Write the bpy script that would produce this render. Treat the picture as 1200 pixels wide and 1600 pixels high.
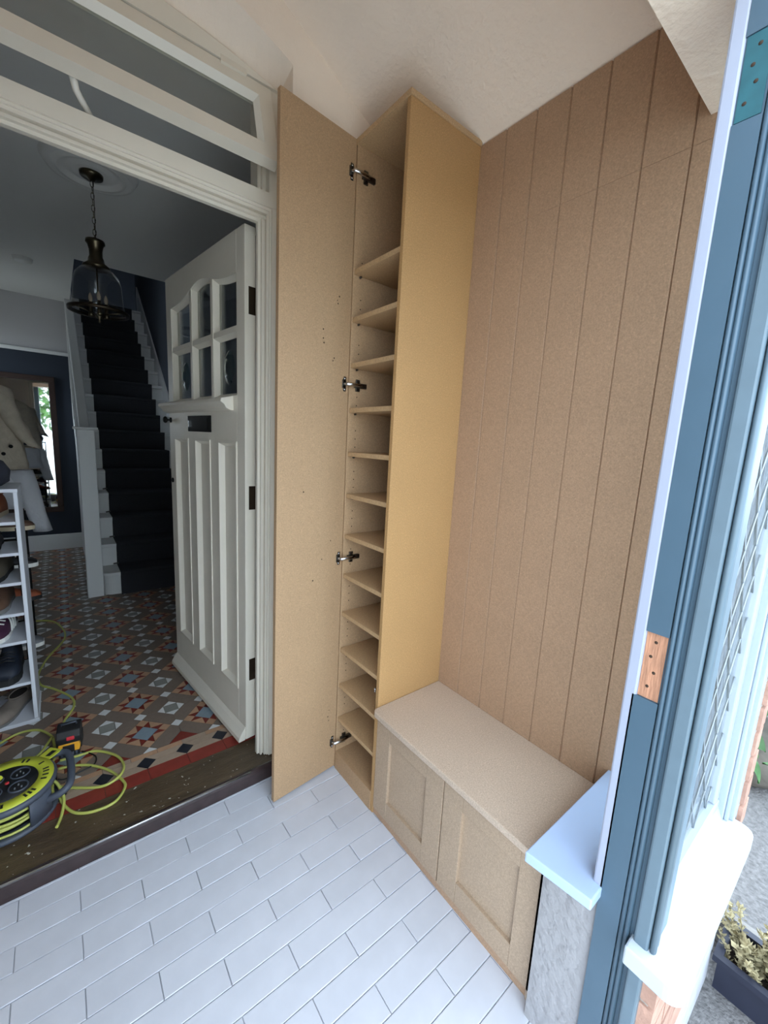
import bpy, math, random
from mathutils import Matrix, Vector
random.seed(7)
for o in list(bpy.data.objects): bpy.data.objects.remove(o)
SC = bpy.context.scene
COL = SC.collection
# ------------------------------------------------------------------ camera
cam_d = bpy.data.cameras.new('camera'); cam = bpy.data.objects.new('camera', cam_d); COL.objects.link(cam)
yaw, pitch, roll = -0.6738, 1.4059, 0.0531
cam.matrix_world = Matrix.Translation((-1.2143, -1.3871, 1.4405)) @ Matrix.Rotation(yaw, 4, 'Z') @ Matrix.Rotation(pitch, 4, 'X') @ Matrix.Rotation(roll, 4, 'Z')
cam_d.sensor_fit = 'VERTICAL'; cam_d.sensor_height = 24.0; cam_d.lens = 641.76 * 24.0 / 1600.0
cam_d.clip_start = 0.02; cam_d.clip_end = 200
SC.camera = cam
# ------------------------------------------------------------------ light: overcast sky
W = bpy.data.worlds.new('overcast_sky'); SC.world = W; W.use_nodes = True
bg = W.node_tree.nodes['Background']
bg.inputs[0].default_value = (0.72, 0.86, 1.0, 1); bg.inputs[1].default_value = 2.6
SC.view_settings.view_transform = 'Standard'; SC.view_settings.look = 'None'
SC.view_settings.gamma = 1.0; SC.view_settings.use_curve_mapping = False
SC.view_settings.exposure = 1.26
try:
    SC.cycles.max_bounces = 14; SC.cycles.diffuse_bounces = 8; SC.cycles.transparent_max_bounces = 16
except Exception: pass

# ------------------------------------------------------------------ materials
def lin(c):
    return tuple(((v/255)/12.92 if v/255 <= .04045 else ((v/255+.055)/1.055)**2.4) for v in c)
MAT = {}
def mat(name, rgb, rough=.6, metal=0., noise=0., nscale=30., bump=0., bscale=80., rand=0., spec=.5, stretch=None, coat=0.):
    """procedural principled material: colour varied by noise and per object, with fine bump"""
    m = bpy.data.materials.new(name); m.use_nodes = True
    nt = m.node_tree; b = nt.nodes['Principled BSDF']
    c = lin(rgb)
    b.inputs['Base Color'].default_value = (*c, 1); b.inputs['Roughness'].default_value = rough
    b.inputs['Metallic'].default_value = metal; b.inputs['Specular IOR Level'].default_value = spec
    b.inputs['Coat Weight'].default_value = coat
    tc = nt.nodes.new('ShaderNodeTexCoord'); src = tc.outputs['Object']
    if stretch:
        mp = nt.nodes.new('ShaderNodeMapping'); mp.inputs['Scale'].default_value = stretch
        nt.links.new(src, mp.inputs['Vector']); src = mp.outputs['Vector']
    last = None
    if noise > 0:
        n = nt.nodes.new('ShaderNodeTexNoise'); n.inputs['Scale'].default_value = nscale; n.inputs['Detail'].default_value = 6
        nt.links.new(src, n.inputs['Vector'])
        r = nt.nodes.new('ShaderNodeValToRGB')
        r.color_ramp.elements[0].position = .3; r.color_ramp.elements[1].position = .7
        r.color_ramp.elements[0].color = (*[v*(1-noise) for v in c], 1)
        r.color_ramp.elements[1].color = (*[min(1, v*(1+noise)) for v in c], 1)
        nt.links.new(n.outputs['Fac'], r.inputs['Fac']); last = r.outputs['Color']
    if rand > 0:
        oi = nt.nodes.new('ShaderNodeObjectInfo')
        mr = nt.nodes.new('ShaderNodeMapRange'); mr.inputs['To Min'].default_value = 1-rand; mr.inputs['To Max'].default_value = 1+rand
        nt.links.new(oi.outputs['Random'], mr.inputs['Value'])
        hs = nt.nodes.new('ShaderNodeHueSaturation')
        nt.links.new(mr.outputs['Result'], hs.inputs['Value'])
        if last: nt.links.new(last, hs.inputs['Color'])
        else: hs.inputs['Color'].default_value = (*c, 1)
        last = hs.outputs['Color']
    if last: nt.links.new(last, b.inputs['Base Color'])
    if bump > 0:
        n2 = nt.nodes.new('ShaderNodeTexNoise'); n2.inputs['Scale'].default_value = bscale; n2.inputs['Detail'].default_value = 4
        nt.links.new(src, n2.inputs['Vector'])
        bp = nt.nodes.new('ShaderNodeBump'); bp.inputs['Strength'].default_value = bump; bp.inputs['Distance'].default_value = .01
        nt.links.new(n2.outputs['Fac'], bp.inputs['Height']); nt.links.new(bp.outputs['Normal'], b.inputs['Normal'])
    MAT[name] = m; return m
def glassmat(name, tint=(.95, .97, .96), refl=.12, rough=.0):
    m = bpy.data.materials.new(name); m.use_nodes = True; nt = m.node_tree
    for n in list(nt.nodes): nt.nodes.remove(n)
    out = nt.nodes.new('ShaderNodeOutputMaterial'); mix = nt.nodes.new('ShaderNodeMixShader')
    tr = nt.nodes.new('ShaderNodeBsdfTransparent'); tr.inputs[0].default_value = (*tint, 1)
    gl = nt.nodes.new('ShaderNodeBsdfGlossy'); gl.inputs['Roughness'].default_value = rough
    lw = nt.nodes.new('ShaderNodeLayerWeight'); lw.inputs[0].default_value = .5
    pw = nt.nodes.new('ShaderNodeMath'); pw.operation = 'POWER'; pw.inputs[1].default_value = 4.0
    ma = nt.nodes.new('ShaderNodeMath'); ma.operation = 'MULTIPLY_ADD'; ma.inputs[1].default_value = .7; ma.inputs[2].default_value = .02+refl*.25; ma.use_clamp = True
    nt.links.new(lw.outputs['Facing'], pw.inputs[0]); nt.links.new(pw.outputs[0], ma.inputs[0]); nt.links.new(ma.outputs[0], mix.inputs[0])
    nt.links.new(tr.outputs[0], mix.inputs[1]); nt.links.new(gl.outputs[0], mix.inputs[2]); nt.links.new(mix.outputs[0], out.inputs[0])
    MAT[name] = m
def mdf(name, rgb):
    """raw MDF: fine fibre fleck plus soft blotches"""
    m = mat(name, rgb, rough=.58, noise=.17, nscale=260, bump=.05, bscale=500, spec=.5)
    nt = m.node_tree; b = nt.nodes['Principled BSDF']
    old = b.inputs['Base Color'].links[0].from_socket
    tc = nt.nodes.new('ShaderNodeTexCoord')
    n = nt.nodes.new('ShaderNodeTexNoise'); n.inputs['Scale'].default_value = 5; n.inputs['Detail'].default_value = 3
    nt.links.new(tc.outputs['Object'], n.inputs['Vector'])
    mr = nt.nodes.new('ShaderNodeMapRange'); mr.inputs['To Min'].default_value = .93; mr.inputs['To Max'].default_value = 1.07
    nt.links.new(n.outputs['Fac'], mr.inputs['Value'])
    v = nt.nodes.new('ShaderNodeTexVoronoi'); v.inputs['Scale'].default_value = 90
    nt.links.new(tc.outputs['Object'], v.inputs['Vector'])
    lt = nt.nodes.new('ShaderNodeMath'); lt.operation = 'LESS_THAN'; lt.inputs[1].default_value = .16
    nt.links.new(v.outputs['Distance'], lt.inputs[0])
    ml = nt.nodes.new('ShaderNodeMath'); ml.operation = 'MULTIPLY_ADD'; ml.inputs[1].default_value = .16
    nt.links.new(lt.outputs[0], ml.inputs[0]); nt.links.new(mr.outputs[0], ml.inputs[2])
    hs = nt.nodes.new('ShaderNodeHueSaturation')
    nt.links.new(ml.outputs[0], hs.inputs['Value']); nt.links.new(old, hs.inputs['Color']); nt.links.new(hs.outputs[0], b.inputs['Base Color'])
mdf('mdf', (171, 140, 107)); mdf('mdf_side_bounce', (173, 135, 89)); mdf('mdf_edge', (180, 149, 112)); mdf('mdf_panel', (170, 138, 111)); mdf('mdf_bench_lit', (186, 166, 148)); mdf('mdf_bench_shaded', (170, 147, 124))  # side's bounced warmth, lit seat and shaded fronts are put into base colours
mat('plaster', (242, 228, 213), .9, bump=.35, bscale=60, noise=.02, nscale=8)
mat('plaster_rough', (152, 150, 152), .9, bump=.9, bscale=35, noise=.03, nscale=12)
mat('cream_gloss', (224, 217, 203), .35, noise=.02, nscale=12, bump=.06, bscale=40)
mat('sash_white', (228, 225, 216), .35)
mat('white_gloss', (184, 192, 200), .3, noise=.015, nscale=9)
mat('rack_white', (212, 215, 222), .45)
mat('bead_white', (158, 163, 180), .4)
mat('sky_tinted_board', (166, 186, 218), .3)  # white paint; the blue of the sky's light is put into its colour
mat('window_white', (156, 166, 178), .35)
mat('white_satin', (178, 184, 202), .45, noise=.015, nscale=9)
mat('porch_tile', (199, 201, 210), .42, noise=.035, nscale=14, bump=.04, bscale=25, rand=.025)
mat('grout', (170, 171, 176), .9, noise=.1)
mat('hall_ceiling', (218, 217, 213), .9)
mat('hall_wall_light', (182, 180, 181), .9)
mat('hall_navy', (38, 45, 56), .85)
mat('stair_blue', (76, 82, 92), .85)
mat('stair_white', (214, 214, 212), .45)
mat('carpet', (60, 61, 66), 1., noise=.25, nscale=300, bump=.8, bscale=500, spec=.1)
mat('t_brown', (118, 104, 93), .5, noise=.06, nscale=60, rand=.06)
mat('t_buff', (172, 136, 108), .5, noise=.06, nscale=60, rand=.08)
mat('t_red', (118, 44, 34), .5, noise=.08, nscale=60, rand=.08)
mat('t_blue', (124, 140, 150), .45, noise=.05, nscale=60, rand=.05)
mat('t_grey', (130, 130, 124), .45, noise=.05, nscale=60, rand=.05)
mat('t_white', (208, 209, 208), .45, noise=.04, nscale=60, rand=.03)
mat('t_black', (34, 36, 44), .4, noise=.1, nscale=60, rand=.1)
mat('t_sand', (158, 138, 120), .5, noise=.05, nscale=60, rand=.07)
mat('hall_grout', (84, 74, 66), .9)
mat('red_band', (128, 48, 38), .55, noise=.12, nscale=18)
mat('blue_paint', (70, 92, 108), .4, noise=.03, nscale=10)
mat('blue_grey_paint', (96, 114, 126), .45, noise=.05, nscale=20)
mat('teal', (34, 88, 98), .6, noise=.12, nscale=40)
mat('raw_wood', (178, 128, 100), .8, noise=.25, nscale=20, stretch=(8, 8, 1), bump=.3, bscale=40)
mat('brick', (164, 128, 112), .9, noise=.16, nscale=25, bump=.5, bscale=50, rand=.12)
mat('dark_left_wall', (104, 84, 72), .9, noise=.15, nscale=10)  # unseen left wall, darkened to cut bounced light into the cabinet
mat('mortar', (168, 158, 148), .95, bump=.5)
mat('lead', (140, 148, 154), .5, metal=.3)
mat('chrome', (200, 200, 200), .22, metal=1)
mat('worn_metal', (190, 190, 192), .38, metal=1, noise=.5, nscale=6)
mat('dark_steel', (104, 101, 96), .35, metal=1)
mat('bronze', (70, 60, 50), .4, metal=.9)
mat('antique_brass', (92, 84, 68), .32, metal=1)
mat('black_iron', (18, 17, 16), .55, spec=.2)
mat('hole', (58, 42, 30), .9)
mat('bulb', (160, 146, 130), .2)
mat('white_plastic', (226, 226, 222), .4)
mat('reel_grey', (72, 78, 90), .5, noise=.06, nscale=30)
mat('reel_black', (24, 25, 28), .5)
mat('reel_yellow', (196, 202, 62), .45)
mat('cable_yellow', (178, 182, 92), .45)
mat('tool_black', (26, 26, 28), .5, noise=.2, nscale=60)
mat('tool_yellow', (232, 166, 44), .45)
mat('tool_red', (206, 52, 62), .45)
mat('mirror_wood', (44, 24, 15), .75, noise=.2, nscale=30)
mat('mirror_glass', (230, 232, 232), .02, metal=1)
mat('beige_cloth', (190, 178, 158), .95, noise=.1, nscale=25, bump=.4, bscale=60)
mat('white_cloth', (205, 205, 208), .95, bump=.4, bscale=50)
mat('dark_cloth', (44, 46, 56), .95, bump=.5, bscale=50)
mat('shoe_tan', (176, 112, 78), .6, noise=.1); mat('shoe_black', (26, 25, 27), .5); mat('shoe_olive', (86, 78, 64), .7, noise=.1)
mat('shoe_brown', (100, 74, 58), .6, noise=.1); mat('shoe_purple', (70, 32, 58), .7); mat('shoe_navy', (38, 44, 56), .6, noise=.1)
mat('shoe_taupe', (136, 124, 114), .85, noise=.1); mat('shoe_grey', (120, 122, 126), .7); mat('shoe_rust', (150, 78, 48), .7)
mat('sole_white', (226, 224, 218), .6); mat('sole_dark', (30, 30, 30), .7); mat('sole_cream', (206, 190, 160), .6); mat('sole_grey', (118, 116, 114), .7)
mat('lining', (40, 34, 32), .95)
mat('gravel', (104, 102, 102), .95, noise=.3, nscale=60, bump=1., bscale=90)
mat('bounce_ground', (205, 200, 190), .95, noise=.06, nscale=3)  # unseen ground, made pale to bounce light onto the porch ceiling
mat('concrete', (120, 117, 114), .95, noise=.12, nscale=14, bump=.5, bscale=40)
mat('stone', (92, 86, 78), .95, noise=.25, nscale=8, bump=.8, bscale=12)
mat('planter_navy', (36, 39, 54), .5, noise=.08, nscale=20)
mat('soil', (48, 38, 30), 1., noise=.3, nscale=50, bump=1)
mat('dry_leaf', (168, 158, 124), .9, noise=.2, nscale=20, rand=.15)
mat('green_leaf', (62, 104, 52), .55, noise=.15, nscale=12, rand=.25)
mat('tree_leaf', (74, 112, 52), .7, noise=.2, nscale=6)
mat('bark', (80, 64, 50), .95, bump=.8)
glassmat('glass'); glassmat('glass_lamp', (.96, .96, .95), .1); glassmat('glass_bull', (.45, .62, .62), .6, .03)
# worn varnished threshold
m = mat('threshold', (78, 64, 48), .3, noise=.35, nscale=9, bump=.3, bscale=60, stretch=(.6, 3, 3))
nt = m.node_tree; b = nt.nodes['Principled BSDF']; old = b.inputs['Base Color'].links[0].from_socket
tc = nt.nodes.new('ShaderNodeTexCoord'); n = nt.nodes.new('ShaderNodeTexNoise'); n.inputs['Scale'].default_value = 55; n.inputs['Detail'].default_value = 5
nt.links.new(tc.outputs['Object'], n.inputs['Vector'])
gt = nt.nodes.new('ShaderNodeMath'); gt.operation = 'GREATER_THAN'; gt.inputs[1].default_value = .69
mx = nt.nodes.new('ShaderNodeMix'); mx.data_type = 'RGBA'; mx.inputs['B'].default_value = (.55, .53, .48, 1)
nt.links.new(n.outputs['Fac'], gt.inputs[0]); nt.links.new(gt.outputs[0], mx.inputs['Factor']); nt.links.new(old, mx.inputs['A']); nt.links.new(mx.outputs['Result'], b.inputs['Base Color'])
mat('nosing', (58, 46, 46), .22, noise=.15, nscale=30)

# ------------------------------------------------------------------ mesh helpers
def wmat(o):
    if o is None: return Matrix.Identity(4)
    return wmat(o.parent) @ o.matrix_parent_inverse @ o.matrix_basis
class MB:
    def __init__(s): s.v = []; s.f = []; s.sm = []
    def add(s, vs, fs, smooth=False):
        k = len(s.v); s.v += [tuple(p) for p in vs]
        for f in fs: s.f.append(tuple(i+k for i in f)); s.sm.append(smooth)
        return s
    def box(s, a, b, T=None):
        x0, y0, z0 = a; x1, y1, z1 = b
        vs = [(x0,y0,z0),(x1,y0,z0),(x1,y1,z0),(x0,y1,z0),(x0,y0,z1),(x1,y0,z1),(x1,y1,z1),(x0,y1,z1)]
        if T: vs = [T(*p) for p in vs]
        return s.add(vs, [(0,3,2,1),(4,5,6,7),(0,1,5,4),(1,2,6,5),(2,3,7,6),(3,0,4,7)])
    def prism(s, poly, a, b, ax=2, T=None, smooth=False):
        """polygon in the other two axes extruded along ax from a to b"""
        def P(p, h):
            q = (p[0], p[1], h) if ax == 2 else ((p[0], h, p[1]) if ax == 1 else (h, p[0], p[1]))
            return T(*q) if T else q
        n = len(poly)
        s.add([P(p, a) for p in poly] + [P(p, b) for p in poly], [tuple(range(n))[::-1], tuple(range(n, 2*n))])
        k = len(s.v) - 2*n
        for i in range(n):
            j = (i+1) % n; s.f.append((k+i, k+j, k+n+j, k+n+i)); s.sm.append(smooth)
        return s
    def lathe(s, prof, c=(0,0,0), n=32, T=None, smooth=True, a0=0, a1=2*math.pi):
        full = abs(a1-a0-2*math.pi) < 1e-6; m = n if full else n+1
        vs = []
        for r, z in prof:
            for i in range(m):
                t = a0+(a1-a0)*i/n; p = (c[0]+r*math.cos(t), c[1]+r*math.sin(t), c[2]+z); vs.append(T(*p) if T else p)
        fs = []
        for j in range(len(prof)-1):
            for i in range(n):
                i2 = (i+1) % m; fs.append((j*m+i, j*m+i2, (j+1)*m+i2, (j+1)*m+i))
        return s.add(vs, fs, smooth)
    def tube(s, pts, r, n=8, closed=False):
        pts = [Vector(p) for p in pts]; N = len(pts); vs = []; fs = []
        rr = r if isinstance(r, (list, tuple)) else [r]*N
        up = Vector((0,0,1))
        for i, p in enumerate(pts):
            if closed: d = pts[(i+1) % N]-pts[i-1]
            else: d = pts[min(i+1, N-1)]-pts[max(i-1, 0)]
            d.normalize(); a = d.cross(up)
            if a.length < 1e-3: a = d.cross(Vector((1,0,0)))
            a.normalize(); b2 = a.cross(d)
            for k in range(n):
                t = 2*math.pi*k/n; vs.append(p+(a*math.cos(t)+b2*math.sin(t))*rr[i])
        for i in range(N if closed else N-1):
            i2 = (i+1) % N
            for k in range(n): fs.append((i*n+k, i*n+(k+1) % n, i2*n+(k+1) % n, i2*n+k))
        s.add(vs, fs, True)
        if not closed:
            k0 = len(s.v)-N*n; s.f.append(tuple(range(k0, k0+n))[::-1]); s.sm.append(False)
            s.f.append(tuple(range(len(s.v)-n, len(s.v)))); s.sm.append(False)
        return s
    def loft(s, rings, cap=True, smooth=True):
        n = len(rings[0]); vs = [p for r in rings for p in r]; fs = []
        for j in range(len(rings)-1):
            for i in range(n): fs.append((j*n+i, j*n+(i+1) % n, (j+1)*n+(i+1) % n, (j+1)*n+i))
        if cap: fs.append(tuple(range(n))[::-1]); fs.append(tuple(range((len(rings)-1)*n, len(rings)*n)))
        return s.add(vs, fs, smooth)
    def build(s, name, material, parent=None, bevel=0., **kw):
        xs = [p[0] for p in s.v]; ys = [p[1] for p in s.v]; zs = [p[2] for p in s.v]
        c = Vector(((min(xs)+max(xs))/2, (min(ys)+max(ys))/2, (min(zs)+max(zs))/2))
        me = bpy.data.meshes.new(name); me.from_pydata([Vector(p)-c for p in s.v], [], s.f)
        for p, f in zip(me.polygons, s.sm): p.use_smooth = f
        me.materials.append(MAT[material] if isinstance(material, str) else material)
        import bmesh
        bm = bmesh.new(); bm.from_mesh(me); bmesh.ops.recalc_face_normals(bm, faces=bm.faces); bm.to_mesh(me); bm.free()
        o = bpy.data.objects.new(name, me); COL.objects.link(o); o.location = c
        if parent: o.parent = parent; o.matrix_parent_inverse = wmat(parent).inverted()
        if bevel:
            md = o.modifiers.new('bevel', 'BEVEL'); md.width = bevel; md.segments = 2; md.limit_method = 'ANGLE'
        tag(o, **kw); return o
def tag(o, label=None, cat=None, group=None, kind=None):
    if label: o['label'] = label
    if cat: o['category'] = cat
    if group: o['group'] = group
    if kind: o['kind'] = kind
    return o
def empty(name, loc, **kw):
    o = bpy.data.objects.new(name, None); COL.objects.link(o); o.location = loc; o.empty_display_size = .1
    return tag(o, **kw)
def box(name, a, b, material, parent=None, bevel=0., **kw): return MB().box(a, b).build(name, material, parent, bevel, **kw)
def inst(name, me, loc, parent, rot=None):
    o = bpy.data.objects.new(name, me); COL.objects.link(o); o.location = loc
    if rot: o.rotation_euler = rot
    o.parent = parent; o.matrix_parent_inverse = wmat(parent).inverted(); return o
def smoothpath(pts, sub=6, closed=False):
    P = [Vector(p) for p in pts]; out = []; N = len(P)
    for i in range(N if closed else N-1):
        p0 = P[i-1] if (closed or i > 0) else P[i]; p1 = P[i]; p2 = P[(i+1) % N]; p3 = P[(i+2) % N] if (closed or i+2 < N) else p2
        for k in range(sub):
            t = k/sub
            out.append(.5*((2*p1)+(p2-p0)*t+(2*p0-5*p1+4*p2-p3)*t*t+(3*p1-p0-3*p2+p3)*t**3))
    if not closed: out.append(P[-1])
    return out

# ================================================================== SETTING: porch
HZ = .06                                   # hall floor level
S = dict(kind='structure')
CS, CZ = .53, 2.478                        # ceiling slope, height at the right wall
RX = -1.05                                 # ridge / door centre
def zc(x): return CZ + CS*(-x) if x >= RX else CZ + CS*(x-2*RX)
# porch floor: bed + single tiles
fl = box('floor_porch', (-2.1, -1.25, -.2), (.3, .105, -.005), 'grout', **S)
TL, TW, G = .3075, .0735, .0020
def tile_mesh(l, w):
    mb = MB(); h = .008; e = .0012
    lo = [(-l/2,-w/2),(l/2,-w/2),(l/2,w/2),(-l/2,w/2)]; hi = [(-l/2+e,-w/2+e),(l/2-e,-w/2+e),(l/2-e,w/2-e),(-l/2+e,w/2-e)]
    mb.add([(x,y,-h) for x,y in lo]+[(x,y,-e) for x,y in lo]+[(x,y,0) for x,y in hi],
           [(0,1,5,4),(1,2,6,5),(2,3,7,6),(3,0,4,7),(4,5,9,8),(5,6,10,9),(6,7,11,10),(7,4,8,11),(8,9,10,11)])
    me = bpy.data.meshes.new('tile'); me.from_pydata(mb.v, [], mb.f); me.materials.append(MAT['porch_tile']); return me
tmesh = {}
ytop = .0878+TW; row = -1
while ytop > -1.24:
    ya, yb = min(ytop, .0985), max(ytop-TW, -1.24); w = ya-yb-G
    if w < .004: break
    x = -.777 if row % 2 == 0 else -.9355            # half bond
    while x > -2.1: x -= TL
    while x < 0:
        a, b2 = max(x, -2.09), min(x+TL, -.005)
        if b2-a > .02 and not (b2 < -1.75):
            k = (round(b2-a-G, 4), round(w, 4))
            if k not in tmesh: tmesh[k] = tile_mesh(*k)
            inst('tile', tmesh[k], ((a+b2)/2, (ya+yb)/2, random.uniform(-.0006, .0006)), fl)
        x += TL
    ytop -= TW; row += 1
# rear wall with arched opening
def zf(x): return 2.74-.11*((x-RX)/.51)**2
def zb(x): return 2.668-.063*((x-RX)/.51)**2
mb = MB()
mb.box((-.54, .05, -.1), (.3, .30, 3.2)); mb.box((-2.1, .05, -.1), (-1.56, .30, 3.2))
xs = [-1.56+1.02*i/24 for i in range(25)]
vs = []
for x in xs: vs += [(x, .05, zf(x)), (x, .15, zb(x)), (x, .16, 2.74), (x, .30, 2.74), (x, .30, 3.2), (x, .05, 3.2)]
fs = []
for i in range(24):
    for k in range(6): fs.append((i*6+k, i*6+(k+1) % 6, (i+1)*6+(k+1) % 6, (i+1)*6+k))
mb.add(vs, fs)
mb.build('wall_rear', 'plaster', **S)
# ceiling: two sloped slabs meeting at the ridge
mb = MB()
mb.prism([(.3, zc(0)-CS*.3), (RX, zc(RX)), (-2.4, zc(0)-CS*.3), (-2.4, zc(0)+.2), (RX, zc(RX)+.35), (.3, zc(0)+.2)], -1.2, .06, ax=1)
mb.build('ceiling_porch', 'plaster', **S)
# right wall behind the panelling, left wall
box('wall_right', (.010, -1.10, -.2), (.28, .05, 2.9), 'plaster', **S)
box('wall_left', (-2.3, -1.25, -.2), (-2.1, .05, 2.9), 'dark_left_wall', **S)
# front wall: low wall, lintel, gable, left part
box('wall_front', (-.352, -1.128, -.2), (.05, -1.0, .505), 'plaster_rough', **S)
mb = MB(); mb.box((-2.3, -1.19, 2.216), (.28, -.98, 3.6)); mb.build('wall_front_lintel', 'plaster', **S)
box('wall_front_pier', (-2.3, -1.22, -.2), (-1.53, -1.0, 2.216), 'plaster', **S)  # unseen; widened to narrow the opening and dim the cabinet inside

# wall panelling boards (grooved MDF), one object for each board
pan = empty('wall_panelling', (0, -.65, .46), label='brown raw board wall panelling with vertical grooves above the bench', kind='structure')
gy = [-.2975]+[-.403-.1095*k for k in range(6)]+[-1.10]
JZ = 2.165
for a, b2 in zip(gy[:-1], gy[1:]):
    for z0, z1 in ((.40, JZ-.0003), (JZ+.0003, 2.47)):
        g = .0030; g0 = g if a != gy[0] else 0
        pr = [(.012, a), (.012, b2), (0.006, b2), (0, b2+g), (0, a-g0), (.006 if g0 else 0, a)]
        MB().prism(pr, z0, z1, ax=2).build('board', 'mdf_panel', pan)
# ================================================================== entrance frame (blue post) and side window
fr = empty('entrance_frame', (-.36, -1.17, 0), label='blue painted entrance door frame post with hinge cut-outs', cat='door frame')
PX = -.36
box('white_bead', (PX, -1.131, .505), (-.29, -1.108, 2.4), 'bead_white', fr, .004)
def hx(y0, y1, z0, z1, m, dx=0): return
# blue post in three lengths so that the hinge recesses are real pockets
post = MB()
for z0, z1, d in ((-.1, .985, 0), (.985, 1.118, .006), (1.118, 1.955, 0), (1.955, 2.073, .003), (2.073, 2.4, 0)):
    post.box((PX+d, -1.168, z0), (-.28, -1.1305 if z0 > 0 else -1.124, z1))
post.build('post', 'blue_paint', fr)
box('bare_wood_patch', (PX+.0045, -1.166, .986), (PX+.012, -1.1315, 1.117), 'raw_wood', fr, label='bare wood where a hinge was removed')
box('hinge_plate', (PX+.0015, -1.165, 1.957), (PX+.008, -1.133, 2.072), 'teal', fr, label='old teal painted hinge recess')
for z, yy in ((1.01, -1.145), (1.04, -1.152), (1.07, -1.143), (1.1, -1.148), (1.98, -1.142), (2.005, -1.152), (2.03, -1.145), (2.055, -1.15)):
    hp = MB().lathe([(0, 0), (.0035, 0), (.003, -.003), (0, -.003)], n=10, T=lambda x, y, zz: (PX+.0040-zz*-1 if 0 else PX+.0038+zz, yy+x, z+y))
    hp = MB().lathe([(0, 0), (.003, 0), (.003, .004), (0, .004)], n=10, T=lambda x, y, zz, z=z, yy=yy: (PX+(.0042 if z < 1.5 else .0012)+zz*0.5, yy+x, z+y))
    hp.build('screw_hole', 'hole', fr)
mb = MB()
for yc in (-1.1735, -1.1825):
    mb.prism([(PX+.005*(1-math.cos(math.pi*k/6-math.pi/2)) - .002, yc+.0045*math.sin(math.pi*k/6-math.pi/2)) for k in range(7)]+[(-.3, yc+.0045), (-.3, yc-.0045)], -.1, 2.4, ax=2, smooth=True)
mb.build('bead_moulding', 'blue_paint', fr)
box('groove', (PX+.012, -1.196, -.1), (-.29, -1.187, 2.4), 'blue_paint', fr)
box('outer_post', (PX, -1.222, -.1), (-.27, -1.196, 2.4), 'blue_grey_paint', fr, .004)
mb = MB()
for i, (xx, yy) in enumerate(((PX+.012, -1.2285), (PX+.03, -1.2265))):
    mb.prism([(xx+.009*math.cos(2*math.pi*k/10), yy+.006*math.sin(2*math.pi*k/10)) for k in range(10)], .479, 2.4, ax=2, smooth=True)
mb.box((PX+.04, -1.228, .479), (-.27, -1.21, 2.4))
mb.build('corner_moulding', 'blue_grey_paint', fr)
box('head', (-1.45, -1.222, 2.3), (-.36, -1.132, 2.4), 'blue_paint', fr)
box('post_far', (-1.53, -1.222, -.1), (-1.45, -1.10, 2.4), 'blue_paint', fr)
# window
wn = empty('window_1', (-.1, -1.2, .48), label='leaded side window with white frame seen edge on beside the entrance', kind='structure')
SZ = .533
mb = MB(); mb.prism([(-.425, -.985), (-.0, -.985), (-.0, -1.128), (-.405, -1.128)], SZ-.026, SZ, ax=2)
mb.build('window_board', 'sky_tinted_board', wn, .003, label='white painted inner window board at the bench end')
# outer sill with rounded ends
def rrect(x0, x1, y0, y1, r, n=6):
    pts = []
    for cx, cy, a in ((x1-r, y0+r, -90), (x1, y1, None), (x0, y1, None), (x0+r, y0+r, 180)):
        if a is None: pts.append((cx, cy)); continue
        for k in range(n+1):
            t = math.radians(a+90*k/n); pts.append((cx+r*math.cos(t), cy+r*math.sin(t)))
    return pts
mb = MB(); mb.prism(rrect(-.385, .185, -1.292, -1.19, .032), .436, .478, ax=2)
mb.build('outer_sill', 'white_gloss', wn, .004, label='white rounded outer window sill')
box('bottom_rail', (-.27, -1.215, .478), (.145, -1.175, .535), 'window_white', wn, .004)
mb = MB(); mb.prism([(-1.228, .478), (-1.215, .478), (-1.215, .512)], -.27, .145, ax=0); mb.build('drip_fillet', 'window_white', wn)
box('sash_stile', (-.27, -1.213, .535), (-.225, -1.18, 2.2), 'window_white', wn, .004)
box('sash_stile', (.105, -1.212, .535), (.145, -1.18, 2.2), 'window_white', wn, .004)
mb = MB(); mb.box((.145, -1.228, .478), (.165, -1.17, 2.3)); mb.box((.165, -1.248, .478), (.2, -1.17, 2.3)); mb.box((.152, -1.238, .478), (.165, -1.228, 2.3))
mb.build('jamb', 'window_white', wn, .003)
box('glass_pane', (-.235, -1.198, .53), (.115, -1.194, 2.2), 'glass', wn)
mb = MB(); X0, X1, Z0, Z1 = -.225, .105, .535, 2.2; st = .16
k = -20
while k < 40:
    for sgn in (1, -1):
        # line x = X0 + t, z = Z0 + sgn*1.6*t + k*st
        pts = []
        for i in range(34):
            x = X0+(X1-X0)*i/33; z = Z0+sgn*1.6*(x-X0)+k*st
            if Z0 <= z <= Z1: pts.append((x, -1.1995, z))
        if len(pts) > 1: mb.tube([pts[0], pts[-1]], .0016, 5)
    k += 1
mb.build('lead_lattice', 'lead', wn)
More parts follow.
